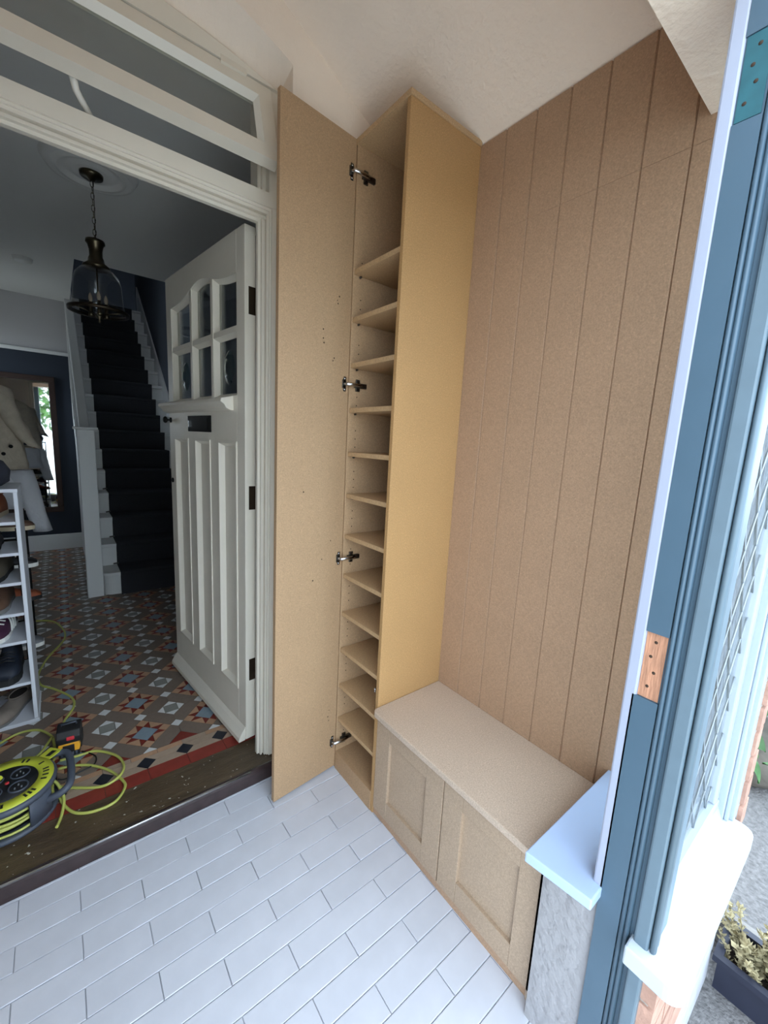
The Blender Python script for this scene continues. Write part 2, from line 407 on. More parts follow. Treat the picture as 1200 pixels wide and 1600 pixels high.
# exterior brickwork of the porch: courses of single bricks over a mortar core
ex = MB(); ex.box((-.34, -1.236, -.25), (.262, -1.19, .436)); ex.box((.2, -1.248, .436), (.262, -1.10, 2.6))
ew = ex.build('wall_outer', 'mortar', **S)
def brick_mesh(l, h, d):
    mb = MB().box((-l/2, -d/2, -h/2), (l/2, d/2, h/2)); me = bpy.data.meshes.new('brick'); me.from_pydata(mb.v, [], mb.f); me.materials.append(MAT['brick']); return me
bm_cache = {}
def brick(x0, x1, y0, y1, z0, z1):
    k = (round(x1-x0, 4), round(z1-z0, 4), round(y1-y0, 4))
    if k not in bm_cache: bm_cache[k] = brick_mesh(*k)
    o = inst('brick', bm_cache[k], ((x0+x1)/2, (y0+y1)/2+random.uniform(-.002, .002), (z0+z1)/2), ew)
z = -.25; r = 0
while z < .42:
    x = -.345 + (0 if r % 2 else -.11)
    while x < .27:
        a, b2 = max(x, -.345), min(x+.215, .268)
        if b2-a > .03: brick(a, b2, -1.246, -1.20, z, min(z+.065, .434))
        x += .225
    z += .075; r += 1
z = .44
while z < 2.55: 
    if r % 2: brick(.203, .27, -1.256, -1.15, z, z+.065)
    else: brick(.203, .27, -1.256, -1.205, z, z+.065); brick(.235, .27, -1.195, -1.11, z, z+.065)
    z += .075; r += 1

# ================================================================== threshold and front door frame
th = empty('door_threshold', (RX, .2, 0), label='worn dark varnished wooden threshold step at the front door', cat='threshold')
MB().prism([(.11, HZ-.004), (.29, HZ), (.29, -.1), (.11, -.1)], -1.56, -.54, ax=0).build('step', 'threshold', th)
MB().prism([(.112, -.1), (.098, -.1), (.098, HZ-.014), (.1, HZ-.006), (.105, HZ-.001), (.112, HZ+.0006), (.12, HZ-.002), (.116, HZ-.004), (.112, HZ-.01)], -1.56, -.54, ax=0).build('nosing', 'nosing', th)
MB().tube([(-1.50, .1035, HZ-.002), (-.66, .1035, HZ-.002)], .0045, 10).build('edge_strip', 'worn_metal', th, label='worn shiny edge of the step')
df = empty('trim_1', (RX, .2, HZ), label='cream painted front door frame with stepped mouldings and a transom opening', kind='structure')
def jamb(sg, nm):
    mb = MB(); X = lambda d: RX+sg*d      # d: distance from the centre line
    for d0, d1, yf in ((.446, .456, .186), (.456, .464, .172), (.464, .470, .180), (.470, .478, .164), (.478, .485, .158), (.485, .512, .150)):
        mb.box((min(X(d0), X(d1)), yf, HZ), (max(X(d0), X(d1)), .204 if d0 < .484 else .265, 2.199+(d0-.446)*1.0))
    mb.build(nm, 'cream_gloss', df)
    mb = MB()
    for d0, d1, yf in ((.45, .462, .20), (.462, .475, .185), (.475, .512, .155)):
        mb.box((min(X(d0), X(d1)), yf, 2.25), (max(X(d0), X(d1)), .265, 2.655))
    mb.build('transom_jamb', 'cream_gloss', df)
jamb(1, 'jamb'); jamb(-1, 'jamb')
mb = MB()
for z0, z1, yf in ((2.197, 2.207, .186), (2.207, 2.215, .172), (2.215, 2.221, .180), (2.221, 2.231, .164), (2.231, 2.239, .158), (2.239, 2.285, .150)):
    mb.box((RX-.512, yf, z0), (RX+.512, .204 if z0 < 2.238 else .265, z1))
mb.build('head_rail', 'cream_gloss', df)
mb = MB(); xs = [RX-.515+1.03*i/20 for i in range(21)]
vs = []; fs = []
for x in xs: vs += [(x, .143, 2.600), (x, .143, zb(x)-.006), (x, .18, zb(x)+.02), (x, .18, 2.600)]
for i in range(20):
    for k in range(4): fs.append((i*4+k, i*4+(k+1) % 4, (i+1)*4+(k+1) % 4, (i+1)*4+k))
fs += [(0, 1, 2, 3), (80, 81, 82, 83)]
mb.add(vs, fs); mb.build('top_rail', 'cream_gloss', df)
# open top-hung transom sash
ts = empty('window_2', (RX, .15, 2.595), label='cream top-hung transom window tilted open above the door', kind='structure')
th_ = math.radians(17); sn, cs = math.sin(th_), math.cos(th_)
def TS(x, s, n): return (x, .148-sn*s-cs*n, 2.597-cs*s+sn*n)
XR, XL = RX+.475, RX-.475
def sbox(name, x0, x1, s0, s1, n0, n1, m, p=ts): return MB().box((x0, s0, n0), (x1, s1, n1), TS).build(name, m, p)
sbox('rail', XL, XR, 0, .045, -.04, 0, 'cream_gloss'); sbox('rail', XL, XR, .215, .265, -.04, 0, 'cream_gloss')
sbox('stile', XR-.045, XR, .045, .215, -.04, 0, 'cream_gloss'); sbox('stile', XL, XL+.045, .045, .215, -.04, 0, 'cream_gloss')
def bead(poly, a, b2, axis):
    mb = MB()
    if axis == 'x': mb.add([TS(a, s, n) for s, n in poly]+[TS(b2, s, n) for s, n in poly], [(0,1,2),(3,4,5),(0,1,4,3),(1,2,5,4),(2,0,3,5)])
    else: mb.add([TS(x, a, n) for x, n in poly]+[TS(x, b2, n) for x, n in poly], [(0,1,2),(3,4,5),(0,1,4,3),(1,2,5,4),(2,0,3,5)])
    mb.build('glazing_bead', 'sash_white', ts)
bead([(.045, 0), (.045, -.02), (.06, -.02)], XL+.045, XR-.045, 'x')
bead([(.215, 0), (.215, -.02), (.2, -.02)], XL+.045, XR-.045, 'x')
bead([(XR-.045, 0), (XR-.045, -.02), (XR-.06, -.02)], .045, .215, 's')
bead([(XL+.045, 0), (XL+.045, -.02), (XL+.06, -.02)], .045, .215, 's')
sbox('glass_pane', XL+.04, XR-.04, .04, .22, -.026, -.022, 'glass')
for xx in (-.70, -1.40):
    sbox('hinge', xx-.04, xx+.04, -.014, .010, -.002, .009, 'cream_gloss')
mb = MB(); mb.tube([(-1.125, .118, 2.345), (-1.118, .135, 2.322), (-1.085, .19, 2.303), (-1.055, .235, 2.29)], [.010, .009, .008, .006], 8)
mb.tube([(-1.135, .105, 2.343), (-1.108, .112, 2.345)], .007, 8)
mb.build('stay', 'sash_white', ts, label='white painted casement stay')

# ================================================================== front door (open into the hall)
dr = empty('door_1', (-.62, .275, .08), label='white panelled front door standing open into the hall', kind='structure')
eA = Vector((-.62, .275, 0)); eU = Vector((-.719+.62, 1.13-.275, 0)).normalized(); eN = Vector((eU.y, -eU.x, 0))
def TD(u, n, z): p = eA+eU*u+eN*n; return (p.x, p.y, z)
def dbox(name, u0, u1, n0, n1, z0, z1, m, parent=None, bevel=0., **kw): return MB().box((u0, n0, z0), (u1, n1, z1), TD).build(name, m, parent or dr, bevel, **kw)
DW, T = .885, .045
dbox('stile', 0, .07, 0, T, .08, 2.218, 'cream_gloss', bevel=.002); dbox('stile', .815, DW, 0, T, .08, 2.218, 'cream_gloss', bevel=.002)
def hc(u): return 2.064+.056*math.exp(-((u-.44)/.17)**2)
us = [.07+.745*i/40 for i in range(41)]
MB().prism([(u, hc(u)) for u in us]+[(.815, 2.218), (.07, 2.218)], 0, T, ax=1, T=TD).build('rail', 'cream_gloss', dr)
dbox('rail', .07, .815, 0, T, 1.415, 1.603, 'cream_gloss'); dbox('rail', .07, .815, 0, T, .08, .30, 'cream_gloss')
for u0, u1 in ((.25, .34), (.52, .61)): dbox('mullion', u0, u1, 0, T, .30, 1.415, 'cream_gloss')
for u in (.312, .553): dbox('glazing_bar', u-.011, u+.011, .002, T-.002, 1.603, hc(u)+.005, 'cream_gloss')
dbox('glazing_bar', .07, .815, .004, T-.004, 1.851, 1.873, 'cream_gloss')
# moulded glazing lips around the panes
cols = [(.07, .301), (.323, .542), (.564, .815)]
for c_i, (u0, u1) in enumerate(cols):
    for r_i in (0, 1):
        z0, z1 = ((1.603, 1.851), (1.873, None))[r_i]
        mb = MB(); b_ = .014
        def lip(pts_in, pts_out):     # outer edge at the face, inner edge set back to the glass
            k = len(pts_in); vs = [TD(u, .006, z) for u, z in pts_out]+[TD(u, .028, z) for u, z in pts_in]
            mb.add(vs, [(i, i+1, k+i+1, k+i) for i in range(k-1)])
        if r_i == 0: ring = [(u0, z0), (u1, z0), (u1, z1), (u0, z1), (u0, z0)]; inn = [(u0+b_, z0+b_), (u1-b_, z0+b_), (u1-b_, z1-b_), (u0+b_, z1-b_), (u0+b_, z0+b_)]
        else:
            uu = [u1-(u1-u0)*i/12 for i in range(13)]; ui = [u1-b_-(u1-u0-2*b_)*i/12 for i in range(13)]
            ring = [(u0, z0), (u1, z0)]+[(u, hc(u)) for u in uu]+[(u0, z0)]; inn = [(u0+b_, z0+b_), (u1-b_, z0+b_)]+[(u, hc(u)-b_) for u in ui]+[(u0+b_, z0+b_)]
        lip(inn, ring); mb.build('pane_moulding', 'cream_gloss', dr)
        zt = z1 if z1 else 2.12
        p = dbox('glass_pane', u0-.004, u1+.004, .027, .031, z0-.004, (z1+.004) if z1 else 2.125, 'glass')
        if r_i == 0 and c_i != 1:
            uc = (u0+u1)/2+ .01; zc_ = 1.725
            MB().lathe([(.0, -.016), (.012, -.015), (.017, -.007), (.026, -.009), (.034, -.005), (.04, 0)], n=24, T=lambda x, y, zz, uc=uc, zc_=zc_: TD(uc+x*1.3, .027+zz, zc_+y*1.75)).build('bullseye', 'glass_bull', p, label='greenish bullseye swirl in the pane')
def bevel_panel(u0, u1, z0, z1):
    mb = MB(); b_ = .022; d = .018
    o_ = [(u0, z0), (u1, z0), (u1, z1), (u0, z1)]; m_ = [(u0+.008, z0+.008), (u1-.008, z0+.008), (u1-.008, z1-.008), (u0+.008, z1-.008)]; i_ = [(u0+b_, z0+b_), (u1-b_, z0+b_), (u1-b_, z1-b_), (u0+b_, z1-b_)]
    vs = [TD(u, -.004, z) for u, z in o_]+[TD(u, -.005, z) for u, z in m_]+[TD(u, d, z) for u, z in i_]+[TD(u, .035, z) for u, z in o_]
    fs = []
    for k in range(4):
        j = (k+1) % 4; fs += [(k, j, 4+j, 4+k), (4+k, 4+j, 8+j, 8+k), (12+k, 12+j, j, k)]
    fs += [(8, 9, 10, 11), (12, 13, 14, 15)]
    mb.add(vs, fs); mb.build('panel', 'cream_gloss', dr)
for u0, u1 in ((.07, .25), (.34, .52), (.61, .8)): bevel_panel(u0, u1, .30, 1.415)
MB().prism([(0, 1.603), (-.052, 1.588), (-.055, 1.575), (-.04, 1.565), (-.03, 1.55), (-.012, 1.543), (0, 1.543)], .10, .888, ax=0, T=TD).build('weather_ledge', 'cream_gloss', dr, .002)
MB().prism([(0, .14), (-.012, .125), (-.03, .095), (-.032, .075), (0, .075)], .004, .885, ax=0, T=TD).build('weather_board', 'cream_gloss', dr, .002)
lp = dbox('letter_plate', .325, .60, -.006, 0, 1.45, 1.525, 'black_iron', bevel=.002, label='black letter plate'); dbox('flap', .355, .57, -.009, -.006, 1.462, 1.512, 'black_iron', lp); dbox('flap_handle', .56, .568, -.016, -.009, 1.472, 1.502, 'chrome', lp)
MB().lathe([(0, 0), (.02, 0), (.02, .006), (.008, .01), (.008, .03), (.022, .038), (.026, .05), (.018, .062), (0, .064)], n=20, T=lambda x, y, zz: TD(.860+x*.7, -zz*.6, 1.506+y*.7)).build('door_knob', 'black_iron', dr, label='black door knob')
MB().lathe([(0, 0), (.013, 0), (.013, .005), (0, .005)], n=16, T=lambda x, y, zz: TD(.855+x, -zz, 1.18+y)).build('keyhole', 'black_iron', dr)
for z0, z1 in ((1.905, 2.005), (1.14, 1.238), (.367, .468)):
    h = dbox('hinge', -.0025, 0, .016, T+.012, z0, z1, 'bronze', label='dark bronze butt hinge')
    MB().tube([TD(-.004, T+.012, z0), TD(-.004, T+.012, z1)], .006, 10).build('hinge_knuckle', 'bronze', h)

# ================================================================== tall shoe cabinet
CW, CD, CH = .324, .2975, 2.4829
tc_ = empty('tall_cabinet', (-CW/2, -CD/2, 0), label='tall narrow raw board shoe cabinet with open door and twelve shelves', cat='cabinet')
box('side_panel', (-CW, -CD, 0), (0, -CD+.016, CH-.017), 'mdf_side_bounce', tc_, .0008)
box('side_panel', (-CW, -.018, 0), (0, 0, CH-.017), 'mdf', tc_, .0008)
box('top_panel', (-CW-.004, -CD-.004, CH-.017), (0, .0, CH), 'mdf_edge', tc_, .0008)
box('back_panel', (-.008, -CD+.016, .05), (0, -.018, CH-.017), 'mdf', tc_)
box('plinth', (-CW-.002, -CD+.016, 0), (-CW+.016, -.018, .085), 'mdf', tc_, .0008)
box('base_board', (-CW+.016, -CD+.016, .068), (-.008, -.018, .085), 'mdf', tc_)
for z in (.25, .409, .575, .738, .903, 1.07, 1.236, 1.401, 1.568, 1.733, 1.897, 2.062):
    box('shelf', (-CW+.004, -CD+.017, z-.017), (-.009, -.019, z), 'mdf_edge', tc_, .0008)
mb = MB()
def disc(mb, c, r, nrm, n=8):
    c = Vector(c); nrm = Vector(nrm).normalized(); a = nrm.orthogonal().normalized(); b2 = nrm.cross(a)
    k = [c+(a*math.cos(2*math.pi*i/n)+b2*math.sin(2*math.pi*i/n))*r for i in range(n)]
    mb.add(k+[p-nrm*.002 for p in k], [tuple(range(n))]+[(i, (i+1) % n, n+(i+1) % n, n+i) for i in range(n)])
for i in range(62):
    z = .14+.032*i
    if i % 5 < 3:
        disc(mb, (-CW+.037, -.0184, z), .0024, (0, -1, 0)); disc(mb, (-.07, -.0184, z), .0024, (0, -1, 0))
mb.build('pin_holes', 'hole', tc_, kind='stuff')
for z in (.409, .575, .903, 1.07, 1.236, 1.401, 1.568, 1.733, 1.897, 2.062):
    MB().tube([(-CW+.03, -.0185, z-.021), (-CW+.03, -.027, z-.021)], .004, 8).build('shelf_pin', 'dark_steel', tc_)
MB().lathe([(0, 0), (.007, 0), (.007, .002), (.004, .006), (.006, .014), (.0, .017)], c=(-CW+.10, -.15, .409), n=14).build('bolt', 'chrome', tc_, label='loose chrome bolt lying on a shelf')
# open cabinet door
DA = Vector((-CW-.0015, -.0136, 0)); DB = Vector((-CW-.0115-.2875, -.0422, 0)); dU = (DB-DA).normalized(); dN = Vector((-dU.y, dU.x, 0))
if dN.y > 0: dN = -dN            # dN points to the camera
def TC(u, n, z): p = DA+dU*u+dN*n; return (p.x, p.y, z)
cd = MB().box((0, -.018, .010), (.2990, 0, CH), TC).build('door', 'mdf', tc_, .001)
mb = MB()
for u, z in ((.06, 1.93), (.055, 1.955), (.063, 1.94), (.12, 1.80), (.117, 1.785), (.121, 1.83), (.07, 1.74), (.075, 1.73), (.04, .30), (.045, .27), (.04, .25), (.19, 1.25), (.14, .9), (.06, 1.05), (.1, .98)):
    disc(mb, TC(u, .0004, z), random.uniform(.0018, .0032), dN)
mb.build('screw_holes', 'hole', cd, kind='stuff')
for z in (2.373, 1.655, .972, .137):
    h = MB().box((.012, 0, z-.027), (.024, .0025, z+.027), TC)
    h.box((.016, 0, z-.016), (.030, .004, z+.016), TC)
    hg = h.build('hinge', 'dark_steel', cd, .001)
    a = MB(); p0 = Vector(TC(.022, .004, z)); p1 = Vector((-CW+.02, -.034, z)); p2 = Vector((-CW+.05, -.03, z))
    a.tube([p0, p0+Vector((.008, -.012, 0)), p1, p2], [.006, .0065, .0075, .007], 8)
    a.build('hinge_arm', 'chrome', hg)
    a = MB().box((-CW+.028, -.024, z-.022), (-CW+.046, -.0183, z+.022)); a.box((-CW+.02, -.029, z-.009), (-CW+.075, -.0183, z+.009))
    a.build('mounting_plate', 'dark_steel', hg, .001)
    for dz in (-.02, .02): MB().lathe([(0, 0), (.0045, 0), (.0035, .002), (0, .002)], n=10, T=lambda x, y, zz, dz=dz, z=z: TC(.018+x, .0026+zz, z+dz+y)).build('hinge_screw', 'chrome', hg)

# ================================================================== bench
BL = -1.0
bn = empty('storage_bench', (-CW/2, -.64, 0), label='raw board storage bench with a rounded seat and two recessed-panel doors', cat='bench')
def corner_seat():
    x0, x1, y0, y1, r = -CW-.027, 0, BL, -CD-.001, .02
    pts = [(x1, y0), (x1, y1)]
    for k in range(7):
        t = math.radians(90+90*k/6); pts.append((x0+r+r*math.cos(t), y1-r+r*math.sin(t)))
    pts.append((x0, y0)); return pts
MB().prism(corner_seat(), .438, .46, ax=2).build('seat', 'mdf_bench_lit', bn, .003)
box('end_panel', (-CW+.0, BL, 0), (-.0, BL+.018, .441), 'mdf_bench_lit', bn); box('end_panel', (-CW+.02, -CD-.02, .0), (0, -CD-.002, .441), 'mdf_bench_lit', bn)
box('plinth', (-CW+.005, BL+.018, 0), (-CW+.017, -CD-.001, .028), 'mdf_panel', bn)
box('back_board', (-.016, BL+.018, .0), (-.002, -CD-.02, .441), 'mdf_bench_lit', bn)
def bench_door(y0, y1):
    z0, z1 = .031, .434; X = -CW; t = .018; w = .075
    d = empty('door', (X, (y0+y1)/2, z0)); d.parent = bn; d.matrix_parent_inverse = wmat(bn).inverted()
    box('stile', (X, y0, z0), (X+t, y0+w, z1), 'mdf_bench_shaded', d, .001); box('stile', (X, y1-w, z0), (X+t, y1, z1), 'mdf_bench_shaded', d, .001)
    box('rail', (X+.0008, y0+w+.0007, z0), (X+t, y1-w-.0007, z0+w), 'mdf_bench_shaded', d, .001); box('rail', (X+.0008, y0+w+.0007, z1-w), (X+t, y1-w-.0007, z1), 'mdf_bench_shaded', d, .001)
    box('panel', (X+.0115, y0+w-.004, z0+w-.004), (X+t-.001, y1-w+.004, z1-w+.004), 'mdf_bench_shaded', d)
bench_door(-.6450, -CD-.003); bench_door(-.9985, -.6500)
# ================================================================== HALL
# ------------- hall floor: geometric tiles
hf = box('floor_hall', (-2.1, .29, -.1), (.2, 4.6, HZ-.004), 'hall_grout', **S)
P = .27; SX, SY = -.975, .597; c45 = math.sqrt(.5)
hS, hD, hW = .0763, .0435, .0197          # half sides: star block, diamond, small square (turned 45 degrees)
F0 = .462                                  # field starts here
def uv(cx, cy, u, v): return (cx+(u-v)*c45, cy+(u+v)*c45)
tiles = []                                 # (dist, polygon, material)
def clip(poly, y0):
    out = []
    for i in range(len(poly)):
        a, b2 = poly[i], poly[(i+1) % len(poly)]
        if a[1] >= y0: out.append(a)
        if (a[1] >= y0) != (b2[1] >= y0):
            t = (y0-a[1])/(b2[1]-a[1]); out.append((a[0]+t*(b2[0]-a[0]), y0))
    return out
def addt(cx, cy, pts, m, clipy=F0):
    poly = clip([uv(cx, cy, u, v) for u, v in pts], clipy)
    if len(poly) > 2:
        A = sum(poly[i][0]*poly[(i+1) % len(poly)][1]-poly[(i+1) % len(poly)][0]*poly[i][1] for i in range(len(poly)))/2
        if abs(A) > 2e-5: tiles.append((poly, m))
def rot4(pts, k):
    for _ in range(k): pts = [(-v, u) for u, v in pts]
    return pts
for i in range(-4, 4):
    for j in range(-1, 15):
        cx, cy = SX+P*i, SY+P*j
        if cx > .1 or cx < -1.9: continue
        h = hS/2
        addt(cx, cy, [(-h, -h), (h, -h), (h, h), (-h, h)], 't_blue')
        for k in range(4):
            addt(cx, cy, rot4([(h, h), (hS, h), (hS, hS), (h, hS)], k), 't_buff')
            addt(cx, cy, rot4([(h, 0), (hS, -h), (hS, h)], k), 't_buff')
            addt(cx, cy, rot4([(h, -h), (hS, -h), (h, 0)], k), 't_red'); addt(cx, cy, rot4([(h, h), (h, 0), (hS, h)], k), 't_red')
            L = 2*P*c45/2
            addt(cx, cy, rot4([(hS, -hS), (hS+2*hW, -hS), (L-hD, -hD), (L-hD, hD), (hS+2*hW, hS), (hS, hS)], k), 't_brown')
        dx, dy = cx+P/2, cy+P/2
        if abs(dy-F0) < .01: addt(dx, dy, [(-hD, -hD), (hD, -hD), (hD, hD), (-hD, hD)], 't_red')
        else:
            addt(dx, dy, [(hD, 0), (0, hD), (-hD, 0), (0, -hD)], 't_grey')
            for k in range(4): addt(dx, dy, rot4([(hD, hD), (0, hD), (hD, 0)], k), 't_white')
        for qx, qy in ((cx+P/2, cy), (cx, cy+P/2)): addt(qx, qy, [(-hW, -hW), (hW, -hW), (hW, hW), (-hW, hW)], 't_white')
# border: strip, black diamonds with sand triangles, red band
BY, BH = .397, .036
x = -2.05
while x < .1:
    tiles.append(([(x, .434), (x+.10, .434), (x+.10, .461), (x, .461)], 't_buff' if int((x+3)/.1) % 3 else 't_sand')); x += .10
k = -8
while -.85+.15*k < .1:
    cx = -.85+.15*k
    if cx > -2.0:
        tiles.append(([(cx-BH, BY), (cx, BY-BH), (cx+BH, BY), (cx, BY+BH)], 't_black'))
        tiles.append(([(cx, BY+BH), (cx+BH, BY), (cx+.15-BH, BY), (cx+.15, BY+BH)], 't_sand'))
        tiles.append(([(cx, BY-BH), (cx+.15, BY-BH), (cx+.15-BH, BY), (cx+BH, BY)], 't_sand'))
    k += 1
x = -2.05
while x < .1: tiles.append(([(x, .291), (x+.15, .291), (x+.15, .3605), (x, .3605)], 'red_band')); x += .15
def shrink(poly, d):
    cx = sum(p[0] for p in poly)/len(poly); cy = sum(p[1] for p in poly)/len(poly)
    A = sum(poly[i][0]*poly[(i+1) % len(poly)][1]-poly[(i+1) % len(poly)][0]*poly[i][1] for i in range(len(poly)))
    if A < 0: poly = poly[::-1]
    n = len(poly); out = []
    for i in range(n):
        p0, p1, p2 = Vector(poly[i-1]), Vector(poly[i]), Vector(poly[(i+1) % n])
        e1 = (p1-p0).normalized(); e2 = (p2-p1).normalized()
        n1 = Vector((-e1.y, e1.x)); n2 = Vector((-e2.y, e2.x)); m = (n1+n2)
        if m.length < 1e-6: m = n1
        m.normalize(); s_ = d/max(.35, m.dot(n1)); q = p1+m*s_; out.append((q.x, q.y))
    return out
tl = []
for poly, m_ in tiles:
    cx = sum(p[0] for p in poly)/len(poly); cy = sum(p[1] for p in poly)/len(poly)
    vis = -1.52 < cx < -.60+.0 and cy < 4.4 and not (cx < -1.37 and .97 < cy)
    tl.append((cy+ (0 if vis else 10), cx, cy, poly, m_))
tl.sort(key=lambda t: t[0])
rest = {}
for n_, (kk, cx, cy, poly, m_) in enumerate(tl):
    q = shrink(poly, .0009)
    if n_ < 295 and kk < 9:
        mb = MB(); mb.prism(q, HZ-.008, HZ+random.uniform(-.0003, .0004)); mb.build('tile', m_, hf)
    else:
        rest.setdefault(m_, MB()).prism(q, HZ-.006, HZ)
for m_, mb in rest.items(): mb.build('tile_field', m_, hf, kind='stuff')
# ------------- hall walls and ceiling
box('wall_hall_back', (-2.0, 4.45, 0), (-1.02, 4.55, 2.2), 'hall_navy', **S)
box('wall_hall_back_upper', (-2.0, 4.45, 2.2), (-1.02, 4.55, 2.75), 'hall_wall_light', **S)
box('trim_2', (-2.0, 4.425, 2.19), (-1.02, 4.45, 2.225), 'stair_white', bevel=.004, **S)
box('baseboard_back', (-2.0, 4.43, HZ), (-1.02, 4.45, .235), 'stair_white', bevel=.004, **S)
mb = MB(); mb.box((-2.1, .30, 0), (-1.98, 3.75, 2.75)); mb.box((-2.1, 4.25, 0), (-1.98, 4.5, 2.75)); mb.box((-2.1, 3.75, 0), (-1.98, 4.25, 1.2)); mb.box((-2.1, 3.75, 2.3), (-1.98, 4.25, 2.75))
mb.build('wall_hall_left', 'hall_wall_light', **S)
w3 = empty('added_window', (-2.04, 4.0, 1.2), kind='structure')  # unseen window, added to let daylight into the dark hall
for a, b2 in (((-2.08, 3.75, 1.2), (-2.0, 3.79, 2.3)), ((-2.08, 4.21, 1.2), (-2.0, 4.25, 2.3)), ((-2.08, 3.79, 1.2), (-2.0, 4.21, 1.24)), ((-2.08, 3.79, 2.26), (-2.0, 4.21, 2.3))): box('frame_bar', a, b2, 'cream_gloss', w3)
box('ground_left', (-14, -1.22, -.5), (-2.3, 12, -.17), 'bounce_ground', **S)
box('wall_hall_right', (-.1, .30, 0), (.0, 7.0, 5.2), 'stair_blue', **S)
box('wall_stair_back', (-1.02, 6.6, 0), (-.1, 6.7, 5.2), 'stair_blue', **S)
box('wall_stair_left', (-1.08, 3.2, 2.98), (-1.02, 6.7, 5.2), 'hall_wall_light', **S)
box('wall_stair_lower', (-1.06, 4.55, 0), (-1.02, 6.7, 2.98), 'hall_wall_light', **S)
mb = MB(); mb.box((-2.1, .30, 2.75), (0, 2.95, 2.95)); mb.box((-2.1, 2.95, 2.75), (-1.02, 4.6, 2.95)); mb.build('ceiling_hall', 'hall_ceiling', **S)
mb = MB(); mb.box((-1.02, 2.95, 5.2), (0, 6.7, 5.3)); mb.box((-1.08, 2.85, 2.95), (0, 2.95, 5.2)); mb.build('ceiling_stairwell', 'hall_wall_light', **S)
# ------------- ceiling rose, smoke alarm, lantern
LX, LY, LZ = -.993, 1.432, 2.75
prof = [(r_, z_*1.7) for r_, z_ in [(0, -.018), (.06, -.018), (.07, -.018), (.085, -.02), (.1, -.012), (.125, -.012), (.135, -.022), (.15, -.022), (.16, -.012), (.175, -.018), (.19, -.018), (.2, -.008), (.21, 0)]]
MB().lathe(prof, (LX, LY, LZ), 48).build('ceiling_rose', 'hall_ceiling', label='round moulded plaster ceiling rose above the lantern', cat='ceiling rose')
MB().lathe([(0, -.034), (.03, -.034), (.035, -.03), (.05, -.03), (.06, -.022), (.062, -.006), (.066, 0)], (-1.341, 3.25, LZ), 28).build('smoke_alarm', 'white_plastic', label='round white smoke alarm on the hall ceiling', cat='smoke alarm')
ln = empty('hanging_lantern', (LX, LY, LZ-.03), label='glass bell-jar lantern with antique brass fittings hanging on a chain', cat='pendant lamp')
MB().lathe([(0, -.062), (.012, -.062), (.02, -.05), (.05, -.045), (.052, -.03), (0, -.03)], (LX, LY, LZ), 28).build('ceiling_cap', 'antique_brass', ln)
z = LZ-.062; i = 0
lk = MB(); pts = []
for k in range(16):
    t = 2*math.pi*k/16; pts.append((.0075*math.cos(t), 0, .0165*math.sin(t)))
lk.tube(pts, .0017, 6, True)
lme = bpy.data.meshes.new('chain_link'); lme.from_pydata(lk.v, [], lk.f); lme.materials.append(MAT['antique_brass'])
while z > 2.43:
    inst('chain_link', lme, (LX, LY, z-.014), ln, (0, 0, math.pi/2*(i % 2))); z -= .0285; i += 1
MB().tube([(LX+.004, LY, LZ-.06), (LX+.006, LY+.004, 2.6), (LX+.003, LY, 2.42)], .0018, 6).build('cord', 'black_iron', ln)
MB().lathe([(0, 2.425), (.008, 2.422), (.014, 2.41), (.042, 2.408), (.044, 2.394), (.036, 2.385), (.030, 2.36), (.030, 2.33), (.035, 2.318), (.038, 2.30), (.062, 2.282), (.064, 2.272), (0, 2.272)], (LX, LY, 0), 28).build('cap', 'antique_brass', ln)
MB().lathe([(.05, 2.274), (.075, 2.262), (.098, 2.235), (.108, 2.2), (.111, 2.15), (.114, 2.1), (.122, 2.066), (.128, 2.06)], (LX, LY, 0), 40).build('glass_shade', 'glass_lamp', ln)
MB().lathe([(.123, 2.05), (.14, 2.05), (.141, 2.064), (.126, 2.066), (.123, 2.05)], (LX, LY, 0), 48).build('ring', 'bronze', ln)
MB().tube([(LX, LY, 2.272), (LX, LY, 2.03)], .004, 8).build('stem', 'antique_brass', ln)
MB().lathe([(0, 2.0), (.005, 2.003), (.007, 2.012), (.004, 2.02), (.016, 2.03), (.018, 2.045), (0, 2.05)], (LX, LY, 0), 20).build('finial', 'antique_brass', ln)
mb = MB()
for k in range(3):
    t = .5+2*math.pi*k/3; mb.tube([(LX, LY, 2.04), (LX+.122*math.cos(t+1), LY+.122*math.sin(t+1), 2.057)], .003, 6)
mb.build('spokes', 'antique_brass', ln)
for k in range(3):
    t = .5+2*math.pi*k/3; cx, cy = LX+.04*math.cos(t), LY+.04*math.sin(t)
    cn = MB().lathe([(0, 2.03), (.012, 2.032), (.014, 2.045), (.0095, 2.05), (.0095, 2.105), (0, 2.105)], (cx, cy, 0), 16).build('candle_holder', 'antique_brass', ln)
    MB().lathe([(.005, 2.105), (.009, 2.116), (.010, 2.126), (.007, 2.140), (.002, 2.150), (0, 2.153)], (cx, cy, 0), 16).build('bulb', 'bulb', cn)
    MB().tube([(LX, LY, 2.036), (cx, cy, 2.036)], .003, 6).build('arm', 'antique_brass', cn)
